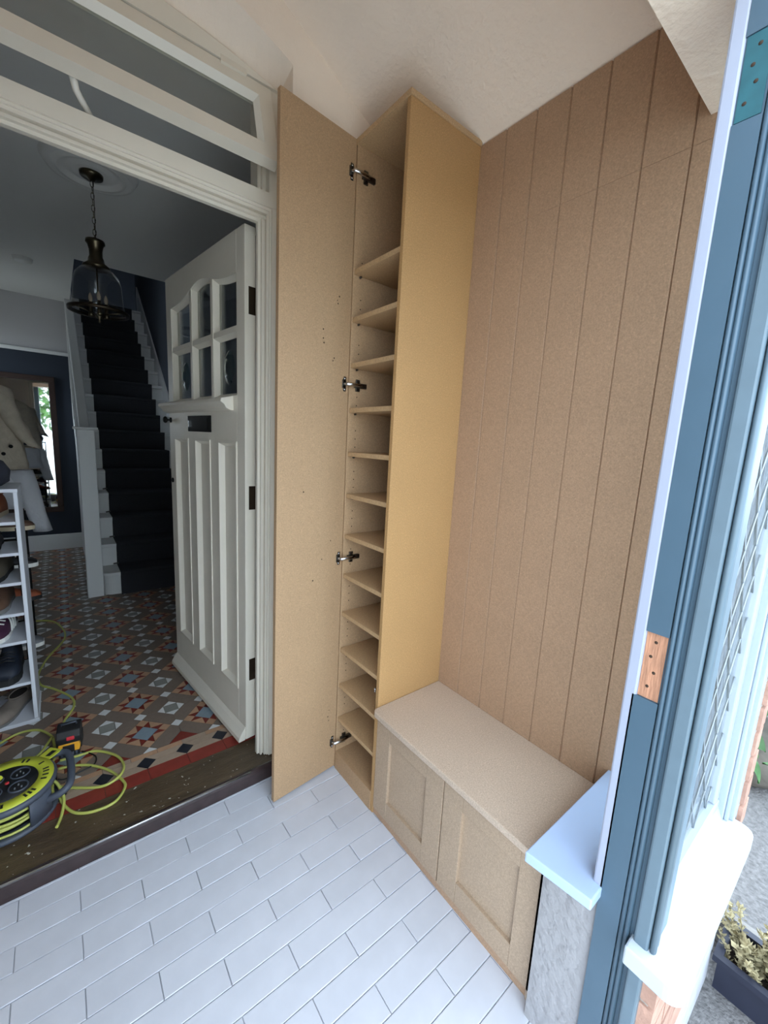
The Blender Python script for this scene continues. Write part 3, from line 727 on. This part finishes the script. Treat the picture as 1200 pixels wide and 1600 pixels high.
# ------------- staircase
st = empty('staircase', (-.55, 3.8, HZ), label='white painted staircase with square newel post rising at the back of the hall', cat='staircase')
RI, GO, Y0 = .195, .23, 2.60
SXL, SXR = -.985, -.10
for k in range(16):
    zt = HZ+RI*(k+1); ya = Y0+GO*k
    if k == 0:
        pts = [(-.99, ya+.25), (SXR, ya+.25), (SXR, ya-.025), (-.90, ya-.025)]
        for q_ in range(7):
            t = math.radians(-90-90*q_/6); pts.append((-.91+.085*math.cos(t), ya+.06+.085*math.sin(t)))
        MB().prism(pts, zt-.03, zt).build('tread', 'stair_white', st, .005)
        pts = [(-.985, ya+.24), (SXR, ya+.24), (SXR, ya), (-.905, ya)]+[(-.91+.065*math.cos(math.radians(-90-15*q_)), ya+.065+.065*math.sin(math.radians(-90-15*q_))) for q_ in range(7)]
        MB().prism(pts, HZ, zt-.03).build('riser', 'stair_white', st)
    else:
        box('tread', (SXL, ya-.025, zt-.03), (SXR, ya+GO+.005, zt), 'stair_white', st, .005)
        box('riser', (SXL, ya, zt-RI), (SXR, ya+.018, zt-.03), 'stair_white', st)
def slope_poly(y0, y1, off0, off1):
    s_ = RI/GO; return [(y0, HZ+RI+(y0-Y0)*s_+off0), (y1, HZ+RI+(y1-Y0)*s_+off0), (y1, HZ+RI+(y1-Y0)*s_+off1), (y0, HZ+RI+(y0-Y0)*s_+off1)]
MB().prism(slope_poly(2.55, 6.4, -.30, .14), -.118, -.10, ax=0).build('wall_string', 'stair_white', st)
MB().prism(slope_poly(2.70, 4.9, -.26, .05), -1.06, -.985, ax=0).build('outer_string', 'stair_white', st)
MB().prism([(2.7, HZ), (4.45, HZ), (4.45, HZ+RI+(4.45-Y0)*RI/GO-.2), (2.7, HZ+.1)], -1.05, -1.0, ax=0).build('spandrel_panel', 'stair_white', st)
NX, NY = -1.033, 2.655
box('newel_post', (NX-.056, NY-.056, HZ), (NX+.056, NY+.056, 1.425), 'stair_white', st, .004)
MB().prism([(NX-.079, NY-.079), (NX+.079, NY-.079), (NX+.079, NY+.079), (NX-.079, NY+.079)], 1.425, 1.446).build('newel_cap', 'stair_white', st, .005)
s_ = RI/GO
def hrz(y): return 1.36+(y-2.7)*s_
MB().prism([(2.70, hrz(2.70)-.04), (2.70, hrz(2.70)+.03), (4.9, hrz(4.9)+.03), (4.9, hrz(4.9)-.04)], NX-.035, NX+.035, ax=0).build('handrail', 'stair_white', st, .008)
for k in range(9):
    yy = 2.85+.2*k; MB().box((NX-.03, yy-.016, HZ+RI+(yy-Y0)*s_+.03), (NX+.0, yy+.016, hrz(yy)-.02)).build('baluster', 'stair_white', st)
# carpet runner follows treads and risers
pl = [(Y0-.028, HZ)]
for k in range(16):
    zt = HZ+RI*(k+1)+.008; ya = Y0+GO*k-.034
    pl += [(ya+.006, zt-.036), (ya, zt-.024), (ya, zt-.006), (ya+.008, zt), (ya+GO+.026, zt)]
low = [(y+.012, z-.012) for y, z in pl]
mb = MB(); n_ = len(pl); XA, XB = -.858, -.235
vs = [(XA, y, z) for y, z in pl]+[(XB, y, z) for y, z in pl]+[(XA, y, z) for y, z in low]+[(XB, y, z) for y, z in low]
fs = []
for i in range(n_-1): fs += [(i, i+1, n_+i+1, n_+i), (2*n_+i, 2*n_+i+1, i+1, i), (n_+i, n_+i+1, 3*n_+i+1, 3*n_+i)]
mb.add(vs, fs); rn = mb.build('stair_carpet', 'carpet', label='dark charcoal carpet runner covering the stairs', cat='carpet')
for k in range(4):
    yy = Y0+GO*(k+1)-.01; zz = HZ+RI*(k+1)+.012
    MB().tube([(-.885, yy, zz), (-.85, yy-.01, zz+.006)], .006, 8).build('runner_clip', 'dark_steel', st)
# ------------- mirror
mr_ = empty('wall_mirror', (-1.46, 4.44, .49), label='tall mirror in a dark wooden frame on the navy wall', cat='mirror')
MX0, MX1, MZ0, MZ1, FW = -1.74, -1.195, .495, 1.955, .055
box('glass', (MX0+FW-.01, 4.432, MZ0+FW-.01), (MX1-FW+.01, 4.445, MZ1-FW+.01), 'mirror_glass', mr_)
box('frame_rail', (MX0, 4.41, MZ0), (MX1, 4.448, MZ0+FW), 'mirror_wood', mr_, .006); box('frame_rail', (MX0, 4.41, MZ1-FW), (MX1, 4.448, MZ1), 'mirror_wood', mr_, .006)
box('frame_stile', (MX0, 4.41, MZ0+FW), (MX0+FW, 4.448, MZ1-FW), 'mirror_wood', mr_, .006); box('frame_stile', (MX1-FW, 4.41, MZ0+FW), (MX1, 4.448, MZ1-FW), 'mirror_wood', mr_, .006)
# ------------- hanging clothes
def ring(c, rx, ry, n=20, ph=0., fold=.0, nf=5, tilt=(0, 0)):
    out = []
    for i in range(n):
        t = 2*math.pi*i/n; k = 1+fold*math.sin(nf*t+ph)
        x, y = rx*k*math.cos(t), ry*k*math.sin(t); out.append((c[0]+x, c[1]+y, c[2]+x*tilt[0]+y*tilt[1]))
    return out
CY = 2.5
ck = empty('hooded_jacket', (-1.6, CY, 1.15), label='beige hooded jacket hanging in the hall behind the shoe rack', cat='jacket')
rs = []
for z, cx, rx, ry in ((1.74, -1.66, .08, .05), (1.71, -1.65, .14, .08), (1.64, -1.64, .185, .11), (1.5, -1.63, .20, .13), (1.36, -1.62, .21, .14), (1.26, -1.61, .215, .14), (1.17, -1.60, .22, .14), (1.13, -1.60, .215, .135)):
    rs.append(ring((cx, CY, z), rx, ry, 32, z*9, .04, 9))
MB().loft(rs).build('body', 'beige_cloth', ck)
rs = []
for t in range(11):
    f = t/10; c = (-1.52+.17*f-.02*math.sin(math.pi*f), CY-.07, 1.70-.41*f); rs.append(ring(c, .085-.032*f+.005*math.sin(t*2.2), .08-.03*f, 20, t*1.3, .05, 5, (-.35, 0)))
MB().loft(rs).build('sleeve', 'beige_cloth', ck)
rs = [ring((-1.60, CY-.05, 1.655), .12, .10, 22, 0, .04, 5, (-.5, 0)), ring((-1.57, CY-.09, 1.69), .135, .10, 22, 1, .06, 5, (-.6, 0)), ring((-1.575, CY-.08, 1.735), .12, .08, 22, 2, .06, 5, (-.6, 0)), ring((-1.60, CY-.05, 1.765), .06, .05, 22, 0, 0, 5, (-.5, 0))]
MB().loft(rs).build('hood', 'beige_cloth', ck)
box('cuff_strap', (-1.395, CY-.115, 1.30), (-1.335, CY-.01, 1.318), 'dark_cloth', ck, .004)
for z, x in ((1.29, -1.46), (1.24, -1.50)): MB().lathe([(0, 0), (.012, 0), (.010, .006), (0, .006)], n=12, T=lambda a, b2, c, z=z, x=x: (x+a, CY-.134-c, z+b2)).build('button', 'black_iron', ck)
wt = empty('hanging_white_garment', (-1.45, CY+.05, .66), label='long white garment hanging below the beige jacket', cat='clothing')
rs = []
for t in range(10):
    f = t/9; rs.append(ring((-1.44+.105*f, CY+.06, 1.115-.455*f), .075-.02*f, .06-.01*f, 20, t*.7, .07, 4))
MB().loft(rs).build('long_sleeve', 'white_cloth', wt)
rs = []
for t in range(8):
    f = t/7; rs.append(ring((-1.53+.01*f, CY+.1, 1.115-.275*f), .11+.035*f, .08+.01*f, 24, t*.5, .07, 6))
MB().loft(rs).build('body', 'white_cloth', wt)
cr = empty('coat_rail', (-1.97, 2.5, 1.72), label='wooden coat rail with pegs on the hall wall behind the jacket', cat='coat rail')
box('board', (-1.979, 2.1, 1.69), (-1.958, 2.9, 1.79), 'stair_white', cr, .004)
for yy in (2.2, 2.5, 2.8): MB().tube([(-1.96, yy, 1.735), (-1.66 if yy == 2.5 else -1.88, yy, 1.755)], .011, 10).build('peg', 'dark_steel', cr)
# ------------- white shoe rack
RKX, RKY = -1.362, .965
rk = empty('shoe_rack', (-1.66, 1.1, HZ), label='tall white shoe rack full of shoes beside the open front door', cat='shoe rack')
box('side_panel', (RKX-.015, RKY, HZ+.018), (RKX, RKY+.25, 1.15), 'rack_white', rk, .002); box('side_panel', (-1.95, RKY, HZ+.018), (-1.935, RKY+.25, 1.15), 'rack_white', rk, .002)
box('top_panel', (-1.955, RKY-.003, 1.150), (RKX+.002, RKY+.255, 1.166), 'rack_white', rk, .002)
box('base_panel', (-1.955, RKY-.006, HZ), (RKX+.005, RKY+.255, HZ+.018), 'rack_white', rk, .002)
SH = [1.022, .884, .749, .606, .472, .267]
for z in SH: box('shelf', (-1.935, RKY+.003, z-.014), (RKX-.0155, RKY+.248, z), 'rack_white', rk, .001)
# ------------- shoes
def shoe(name, label, loc, rz, mu, ms, L=.27, Wd=.095, H=.09, toe=.05, high=0., sole=.022, collar=True, stripes=None, laces=None):
    """toe points to local -y; a sole, a lofted upper, a dark opening"""
    r = empty(name, loc, label=label, cat='shoe', group='shoes on the racks')
    M = Matrix.Translation(loc) @ Matrix.Rotation(rz, 4, 'Z')
    def T3(x, y, z): return tuple(M @ Vector((x, y, z)))
    ts_ = [0, .04, .12, .25, .4, .55, .7, .85, .95, 1.0]          # toe -> heel
    wd = [.35, .62, .88, 1.0, .95, .82, .72, .72, .62, .4]
    def outline(k):
        pts = []
        for t, w in zip(ts_, wd): pts.append((w*Wd/2*k, -L/2+t*L))
        for t, w in list(zip(ts_, wd))[::-1]: pts.append((-w*Wd/2*k, -L/2+t*L))
        return pts
    MB().prism(outline(1.0), 0, sole, T=T3).build('sole', ms, r, .003)
    hs = [.4*toe, .75*toe, toe, toe*1.08, H*.72, H*.9, H, H, H*1.0, H*.93]
    if high: hs = [h if t < .5 else h+high*min(1, (t-.5)/.12) for h, t in zip(hs, ts_)]
    rings = []
    for t, w, h in zip(ts_, wd, hs):
        y = -L/2+t*L; rr = []
        for k in range(13):
            a = math.pi*k/12; c = math.cos(a); s_ = math.sin(a)
            px = .97*w*Wd/2*math.copysign(abs(c)**.7, c); pz = sole-.002+(h-sole)*s_**.75
            if t > .5: px *= 1-.25*(s_**2)
            rr.append(T3(px, y, pz))
        rings.append(rr)
    MB().loft(rings).build('upper', mu, r)
    if collar:
        hh = H+high
        op = []
        for k in range(20):
            a = 2*math.pi*k/20; op.append(T3(.3*Wd*math.cos(a), L*(.25+.2*math.sin(a)), hh+.0015))
        mb = MB(); n = len(op); mb.add(op+[tuple(Vector(p)-Vector((0, 0, .004))) for p in op], [tuple(range(n))]+[(i, (i+1) % n, n+(i+1) % n, n+i) for i in range(n)])
        c_ = mb.build('opening', 'lining', r)
        MB().tube([Vector(p)+Vector((0, 0, .001)) for p in op], .004, 6, True).build('collar', mu, r)
    if laces:
        for q_ in range(4):
            y = -L/2+(.32+.07*q_)*L; z = toe*1.0+(H-toe)*(.2+.24*q_)+.006
            MB().tube([T3(-.028, y, z-.006), T3(0, y, z+.002), T3(.028, y, z-.006)], .003, 6).build('lace', laces, r)
    if stripes:
        for q_ in range(3):
            y = -L/2+(.40+.09*q_)*L; pts = []
            for k in range(7):
                a = math.pi*.5*k/6; w = .93*Wd/2; pts.append(T3(w*math.cos(a*.8)**.7*1.03+.001, y+.03*k/6, sole+(H-sole)*.8*math.sin(a)**.75))
            MB().tube(pts, .004, 6).build('stripe', stripes, r)
    return r
sx, sy = -1.462, RKY+.135
shoe('loafer', 'tan leather shoe with cream sole on the top shelf of the white rack', (sx-.01, sy, 1.022), -.25, 'shoe_tan', 'sole_cream', H=.1, toe=.06)
shoe('ballet_flat', 'flat black shoe on the second shelf of the white rack', (sx-.02, sy, .884), -.1, 'shoe_black', 'sole_dark', H=.05, toe=.04, sole=.012)
shoe('ankle_boot', 'olive brown boot on the third shelf of the white rack', (sx-.005, sy, .749), -.2, 'shoe_olive', 'sole_dark', H=.09, toe=.06)
shoe('brown_shoe', 'brown shoe with grey sole on the fourth shelf of the white rack', (sx-.005, sy, .606), -.15, 'shoe_brown', 'sole_grey', H=.09, toe=.06)
shoe('sneaker', 'plum purple sneaker with three white stripes on the white rack', (sx-.01, sy, .472), -.2, 'shoe_purple', 'sole_white', H=.095, toe=.055, stripes='sole_white', laces='sole_white')
shoe('walking_boot', 'navy walking boot with thick sole on the lowest shelf of the white rack', (sx+.005, sy, .267), -.1, 'shoe_navy', 'sole_dark', H=.10, toe=.075, high=.045, sole=.035, Wd=.11, laces='shoe_black')
shoe('slipper', 'grey taupe felt slipper on the base board of the white rack', (sx-.005, sy-.02, HZ+.018), -.45, 'shoe_taupe', 'sole_grey', H=.055, toe=.05, sole=.014, Wd=.105)
# dark bag on the rack
bgm = MB(); rs = []
for z, k in ((0, .85), (.02, 1.0), (.07, 1.02), (.11, .9), (.14, .6), (.15, .2)): rs.append(ring((-1.56, RKY+.13, 1.166+z), .165*k, .11*k, 28, z*20, .04, 5))
bgr = empty('fabric_bag', (-1.56, RKY+.13, 1.166), label='dark soft fabric bag lying on top of the white shoe rack', cat='bag')
bgm.loft(rs).build('body', 'dark_cloth', bgr)
MB().tube(smoothpath([(-1.62, RKY+.06, 1.29), (-1.58, RKY+.0, 1.26), (-1.52, RKY+.0, 1.25), (-1.48, RKY+.06, 1.28)]), .007, 8).build('strap', 'dark_cloth', bgr)
# ------------- black metal shoe stand behind
bs = empty('metal_shoe_stand', (-1.56, 1.65, HZ), label='black metal shoe stand behind the white shoe rack', cat='shoe rack')
BX0, BX1, BY0, BY1 = -1.72, -1.40, 1.36, 1.92
for xx in (BX0, BX1):
    for yy in (BY0, BY1): MB().tube([(xx, yy, HZ), (xx, yy, .92)], .009, 8).build('leg', 'black_iron', bs)
for z in (.2, .42, .64, .86):
    for yy in (BY0, BY1): MB().tube([(BX0, yy, z), (BX1, yy, z)], .006, 6).build('end_bar', 'black_iron', bs)
    for q_ in range(5): MB().tube([(BX0+.32*q_/4, BY0, z), (BX0+.32*q_/4, BY1, z)], .005, 6).build('shelf_bar', 'black_iron', bs)
for (z, mu, ms, nm, lb, yy) in ((.866, 'shoe_brown', 'sole_cream', 'derby_shoe', 'brown shoe on the top bars of the black stand', 1.60), (.646, 'shoe_black', 'sole_white', 'trainer', 'black trainer with white sole on the black metal stand', 1.62),
                                (.426, 'shoe_rust', 'sole_dark', 'trainer', 'rust coloured trainer on the black metal stand', 1.7), (.206, 'shoe_grey', 'sole_white', 'trainer', 'grey trainer with white sole low on the black stand', 1.52)):
    shoe(nm, lb, (-1.46, yy, z), math.pi/2*1.0, mu, ms, L=.24, sole=.024, laces='sole_white' if ms == 'sole_white' else None)

# ================================================================== cable reel with its lead
RC = (-1.428, .395); R0, RH = .138, .125
rl = empty('cable_reel', (RC[0], RC[1], HZ), label='grey and lime yellow cable reel lying flat on the hall tiles', cat='cable reel')
zb_, zt_ = HZ+.001, HZ+RH
MB().lathe([(0, zb_), (R0, zb_), (R0+.003, zb_+.006), (R0, zb_+.016), (R0-.008, zb_+.016), (0, zb_+.012)], (*RC, 0), 48).build('base_disc', 'reel_grey', rl)
MB().lathe([(R0-.012, zt_-.02), (R0, zt_-.022), (R0+.003, zt_-.008), (R0-.004, zt_), (R0-.012, zt_)], (*RC, 0), 48).build('top_rim', 'reel_grey', rl)
for a0, a1 in ((-62, -28), (8, 75), (120, 165), (200, 240)):
    m0, m1 = math.radians(a0), math.radians(a1)
    MB().lathe([(R0-.006, zb_+.01), (R0, zb_+.01), (R0, zt_-.015), (R0-.006, zt_-.015), (R0-.006, zb_+.01)], (*RC, 0), 14, a0=m0, a1=m1).build('cage_panel', 'reel_grey', rl)
mb = MB(); pts = []
for i in range(13*30):
    t = 2*math.pi*i/30; kz = i/(13*30-1); pts.append((RC[0]+(.118+.006*math.sin(i*.07))*math.cos(t), RC[1]+(.118+.006*math.sin(i*.07))*math.sin(t), zb_+.02+.08*abs(math.sin(kz*math.pi*1.9))))
mb.tube(pts, .0046, 6); mb.build('wound_cable', 'cable_yellow', rl)
MB().lathe([(0, zb_+.012), (.1, zb_+.012), (.1, zt_-.01), (0, zt_-.01)], (*RC, 0), 32).build('drum', 'reel_black', rl)
MB().lathe([(.086, zt_-.004), (R0-.006, zt_-.004), (R0-.006, zt_+.002), (.09, zt_+.003), (.086, zt_-.004)], (*RC, 0), 48).build('yellow_ring', 'reel_yellow', rl)
MB().lathe([(0, zt_+.004), (.086, zt_+.003), (.088, zt_-.004), (0, zt_-.004)], (*RC, 0), 40).build('socket_plate', 'reel_black', rl)
for k, (ax, ay) in enumerate(((.036, .034), (-.036, .034), (.034, -.036), (-.036, -.034))):
    so = MB().lathe([(.024, zt_+.003), (.027, zt_+.008), (.029, zt_+.003)], (RC[0]+ax, RC[1]+ay, 0), 24).build('socket_rim', 'reel_grey', rl)
    for dx, dy in ((0, .009), (-.009, -.006), (.009, -.006)): MB().box((RC[0]+ax+dx-.002, RC[1]+ay+dy-.004, zt_+.003), (RC[0]+ax+dx+.002, RC[1]+ay+dy+.004, zt_+.0052)).build('socket_slot', 'lead', so)
MB().lathe([(0, zt_+.003), (.006, zt_+.003), (.006, zt_+.008), (0, zt_+.008)], (RC[0]+.002, RC[1], 0), 12).build('reset_button', 'tool_red', rl, label='red reset button')
for a in (-100, -92, -60, -53, -46, -20, -10, 0, 8, 30, 60, 68, 150, 160, 200, 210):
    t = math.radians(a); c, s_ = math.cos(t), math.sin(t); r0, r1 = .10, .118; w = .0035
    pts = [(RC[0]+r*c-q_*s_, RC[1]+r*s_+q_*c) for r, q_ in ((r0, -w), (r1, -w), (r1, w), (r0, w))]
    MB().prism(pts, zt_+.0022, zt_+.0032).build('ring_mark', 'reel_black', rl)
MB().lathe([(0, zt_), (.014, zt_), (.014, zt_+.026), (.010, zt_+.032), (0, zt_+.033)], (RC[0]-.055, RC[1]+.085, 0), 18).build('winding_knob', 'reel_black', rl, label='black winding knob')
MB().tube([(RC[0]-.06, RC[1]+.08, zt_+.008), (RC[0]-.02, RC[1]+.03, zt_+.008)], .012, 8).build('winding_arm', 'reel_yellow', rl)
hp = smoothpath([(RC[0]+.1, RC[1]+.1, zt_-.012), (RC[0]+.155, RC[1]+.10, zt_-.012), (RC[0]+.178, RC[1]+.06, zt_-.016), (RC[0]+.178, RC[1]-.06, zt_-.03), (RC[0]+.15, RC[1]-.085, zt_-.045), (RC[0]+.11, RC[1]-.075, zt_-.06)], 5)
MB().tube(hp, .0125, 10).build('handle', 'reel_grey', rl)
mb = MB(); mb.prism([(RC[0]+.07, RC[1]+.085), (RC[0]+.11, RC[1]+.06), (RC[0]+.155, RC[1]+.10), (RC[0]+.12, RC[1]+.135)], zt_-.003, zt_+.001); mb.build('yellow_label', 'reel_yellow', rl)
mb = MB(); mb.prism([(RC[0]+.105, RC[1]+.09), (RC[0]+.118, RC[1]+.082), (RC[0]+.14, RC[1]+.102), (RC[0]+.126, RC[1]+.112)], zt_+.0005, zt_+.0015); mb.build('label_mark', 'reel_black', rl)
cz = HZ+.006
for P_ in ([(-1.30, .40, HZ+.07), (-1.287, .385, HZ+.055), (-1.274, .345, HZ+.025), (-1.282, .29, cz), (-1.296, .24, cz)],
           [(-1.29, .55, cz), (-1.246, .539, cz), (-1.189, .504, cz), (-1.129, .43, cz), (-1.09, .34, cz), (-1.089, .294, cz), (-1.125, .245, cz), (-1.184, .24, cz), (-1.239, .267, cz), (-1.272, .325, cz), (-1.29, .38, cz+.02)],
           [(-1.31, .45, cz+.01), (-1.249, .409, cz), (-1.157, .349, cz+.003), (-1.096, .363, cz+.010), (-1.078, .431, cz+.004), (-1.1, .511, cz), (-1.163, .582, cz), (-1.229, .592, cz), (-1.285, .60, cz)],
           [(-1.56, .80, cz), (-1.489, .861, cz), (-1.428, .896, cz), (-1.361, .876, cz), (-1.315, .799, cz), (-1.306, .745, cz), (-1.30, .66, cz), (-1.31, .60, cz)],
           [(-1.31, .775, cz+.009), (-1.356, .688, cz), (-1.401, .676, cz), (-1.45, .62, cz), (-1.47, .56, cz)],
           [(-1.262, .70, cz), (-1.262, .82, cz), (-1.268, .882, cz), (-1.229, .988, cz), (-1.235, 1.085, cz), (-1.304, 1.218, cz), (-1.36, 1.30, cz), (-1.375, 1.42, cz), (-1.35, 1.57, cz), (-1.321, 1.665, cz), (-1.257, 1.839, cz), (-1.255, 2.002, cz), (-1.306, 2.189, cz), (-1.38, 2.26, cz), (-1.46, 2.27, cz)]):
    MB().tube(smoothpath(P_, 8), .0052, 8).build('loose_cable', 'cable_yellow', rl, label='loose yellow cable looping over the tiles')
# ------------- battery charger pack
bt = empty('battery_charger', (-1.245, .655, HZ), label='black and yellow power tool battery charger beside the cable reel', cat='charger')
def TB(x, y, z):
    a = -.12; return (-1.248+x*math.cos(a)-y*math.sin(a), .660+x*math.sin(a)+y*math.cos(a), HZ+z)
def bb(name, a, b2, m, p=None, bev=.003, **kw): return MB().box(a, b2, TB).build(name, m, p or bt, bev, **kw)
bb('foot', (-.036, -.045, 0), (.036, .045, .022), 'tool_black')
for q_ in range(5): bb('vent_rib', (-.028+.0125*q_, -.0485, .004), (-.021+.0125*q_, -.0445, .02), 'reel_grey', bev=.001)
MB().prism([(-.036, .022), (.036, .022), (.040, .04), (.034, .062), (-.034, .062), (-.040, .04)], -.046, .045, ax=1, T=TB).build('yellow_body', 'tool_yellow', bt, .003)
bb('front_plate', (-.02, -.0495, .022), (.02, -.0455, .055), 'tool_black'); bb('side_rail', (-.043, -.03, .02), (-.036, .04, .07), 'tool_black'); bb('side_rail', (.036, -.03, .02), (.043, .04, .07), 'tool_black')
MB().prism([(-.048, .062), (.045, .062), (.045, .108), (.02, .122), (-.03, .112), (-.048, .09)], -.041, .041, ax=0, T=TB).build('top_block', 'tool_black', bt, .004)
bb('red_panel', (-.006, -.0515, .078), (.022, -.0445, .094), 'tool_red', label='red label panel')
mb = MB(); mb.tube([TB(-.026, .0, .113), TB(-.026, .0, .126), TB(.026, .0, .129), TB(.026, .0, .118)], .004, 8); mb.build('carry_bar', 'reel_grey', bt)
MB().tube(smoothpath([(-1.21, .615, cz), (-1.19, .59, cz), (-1.165, .545, cz), (-1.175, .50, cz), (-1.22, .485, cz), (-1.27, .475, cz), (-1.29, .46, cz+.02)]), .0026, 8).build('power_lead', 'reel_black', bt, label='thin black lead')

# ================================================================== OUTSIDE
GZ = -.17
box('ground', (-14, -30, -.5), (-.2, -1.22, GZ), 'bounce_ground', **S)
box('ground_gravel', (-.2, -30, -.5), (14, -1.22, GZ), 'gravel', **S)
box('ground_side', (.28, -1.22, -.5), (14, 12, GZ), 'gravel', **S)
# porch door step under the frame
box('door_step', (-1.9, -1.36, -.3), (-.345, -1.22, -.02), 'concrete', label='concrete doorstep outside the porch opening', cat='step')
# kerb, planter, dried plant, stone, shrub
def ob(name, c, l, w, z0, z1, a, m, **kw):
    ca, sa = math.cos(a), math.sin(a)
    return MB().box((-l/2, -w/2, z0), (l/2, w/2, z1), lambda x, y, z: (c[0]+x*ca-y*sa, c[1]+x*sa+y*ca, z)).build(name, m, **kw)
ob('kerb', (.47, -1.42, 0), .05, .5, GZ, GZ+.10, .0, 'concrete', bevel=.006, label='pale weathered kerb edging beside the planter', cat='kerb')
pt = empty('planter_trough', (.33, -1.45, GZ), label='dark navy plastic planter trough outside the window', cat='planter')
PX0, PX1, PY0, PY1, PZ = .285, .438, -1.80, -1.268, -.05
box('wall', (PX0, PY0, GZ), (PX0+.01, PY1, PZ), 'planter_navy', pt); box('wall', (PX1-.01, PY0, GZ), (PX1, PY1, PZ), 'planter_navy', pt)
box('wall', (PX0+.01, PY1-.01, GZ), (PX1-.01, PY1, PZ), 'planter_navy', pt); box('wall', (PX0+.01, PY0, GZ), (PX1-.01, PY0+.01, PZ), 'planter_navy', pt)
mb = MB()
mb.box((PX0-.012, PY0-.012, PZ-.02), (PX0, PY1+.012, PZ)); mb.box((PX1, PY0-.012, PZ-.02), (PX1+.012, PY1+.012, PZ)); mb.box((PX0, PY1, PZ-.02), (PX1, PY1+.012, PZ)); mb.box((PX0, PY0-.012, PZ-.02), (PX1, PY0, PZ))
mb.build('rim', 'planter_navy', pt)
box('soil', (PX0+.01, PY0+.01, GZ+.01), (PX1-.01, PY1-.01, PZ-.045), 'soil', pt)
dp = empty('dried_plant', (.34, -1.36, PZ-.045), label='dried grey-green plant with small pale leaves in the navy trough', cat='plant')
stm = MB(); lv = MB()
for k in range(60):
    bx, by = random.uniform(PX0+.03, PX1-.03), random.uniform(-1.50, -1.29)
    tx, ty = bx+random.uniform(-.06, .05), by+random.uniform(-.04, .06); h = random.uniform(.06, .16)
    pts = smoothpath([(bx, by, PZ-.046), ((bx+tx)/2, (by+ty)/2, PZ-.046+h*.6), (tx, ty, PZ-.046+h)], 5); stm.tube(pts, .0016, 5)
    for p in pts[2:]:
        for q_ in range(4):
            d = Vector((random.uniform(-1, 1), random.uniform(-1, 1), random.uniform(-.2, 1))).normalized(); s2 = d.cross(Vector((random.random(), random.random(), random.random()))).normalized()
            l = random.uniform(.012, .024); w = l*.35; c = Vector(p); nn = d.cross(s2)*.0015
            lv.add([c, c+d*l*.5+s2*w+nn, c+d*l, c+d*l*.5-s2*w+nn], [(0, 1, 2, 3)])
stm.build('stems', 'dry_leaf', dp); lv.build('leaves', 'dry_leaf', dp, kind='stuff')
mb = MB(); rs = []
for z, k in ((GZ-.02, .9), (GZ+.05, 1.), (GZ+.12, .85), (GZ+.16, .5)): rs.append(ring((1.75, -1.12, z), .36*k, .16*k, 18, z*30, .08, 3))
mb.loft(rs); mb.build('edging_stone', 'stone', label='dark mossy stone under the leafy shrub', cat='stone')
sb = empty('leafy_shrub', (1.9, -1.0, GZ), label='green broad-leaved shrub at the side of the house', cat='shrub')
leaf = MB(); n_ = 8; L = .11
top = []; vs = []
for i in range(n_+1):
    t = i/n_; w = .042*math.sin(math.pi*t**.7)**.8 if 0 < t < 1 else 0; z = .012*math.sin(math.pi*t)-.02*t*t
    vs += [(t*L, -w, z+.008), (t*L, 0, z), (t*L, w, z+.008)]
fs = []
for i in range(n_): fs += [(i*3, i*3+3, i*3+4, i*3+1), (i*3+1, i*3+4, i*3+5, i*3+2)]
lm = bpy.data.meshes.new('leaf'); lm.from_pydata(vs, [], fs); lm.materials.append(MAT['green_leaf'])
for p in lm.polygons: p.use_smooth = True
stm = MB()
for k in range(10):
    bx, by = 1.9+random.uniform(-.1, .1), -1.02+random.uniform(-.1, .1); tx, ty = bx+random.uniform(-.35, .4), by+random.uniform(-.22, .25); h = random.uniform(.5, 1.2)
    pts = smoothpath([(bx, by, GZ), ((bx+tx)/2+.05, (by+ty)/2, GZ+h*.55), (tx, ty, GZ+h)], 7); stm.tube(pts, .006, 6)
stm.build('stems', 'bark', sb)
for k in range(230):
    x, y, z = 1.9+random.uniform(-.55, .4), -1.05+random.uniform(-.3, .3), GZ+random.uniform(.16, 1.25)
    inst('leaf', lm, (x, y, z), sb, (random.uniform(-.6, .6), random.uniform(-.1, .9), random.uniform(2.0, 5.2))).scale = (random.uniform(.7, 1.25),)*3
# tree and hedge opposite the entrance (seen in the hall mirror)
tr = empty('garden_tree', (-1.8, -9, GZ), label='green leafy tree opposite the entrance, seen only in the hall mirror', cat='tree')
MB().tube([(-1.8, -9, GZ), (-1.75, -9, 1.2), (-1.8, -9.05, 2.4)], [.16, .12, .07], 10).build('trunk', 'bark', tr)
lv = MB()
for k in range(1500):
    d = Vector((random.gauss(0, 1), random.gauss(0, 1), random.gauss(0, 1))).normalized()*random.uniform(.5, 1)
    c = Vector((-1.8+d.x*1.9, -9+d.y*1.2, 2.7+d.z*1.5)); a = Vector((random.uniform(-1, 1), random.uniform(-1, 1), random.uniform(-1, 1))).normalized(); b2 = a.orthogonal().normalized(); l = random.uniform(.08, .16)
    lv.add([c-a*l, c+b2*l*.5, c+a*l, c-b2*l*.5], [(0, 1, 2, 3)])
lv.build('crown', 'tree_leaf', tr, kind='stuff')
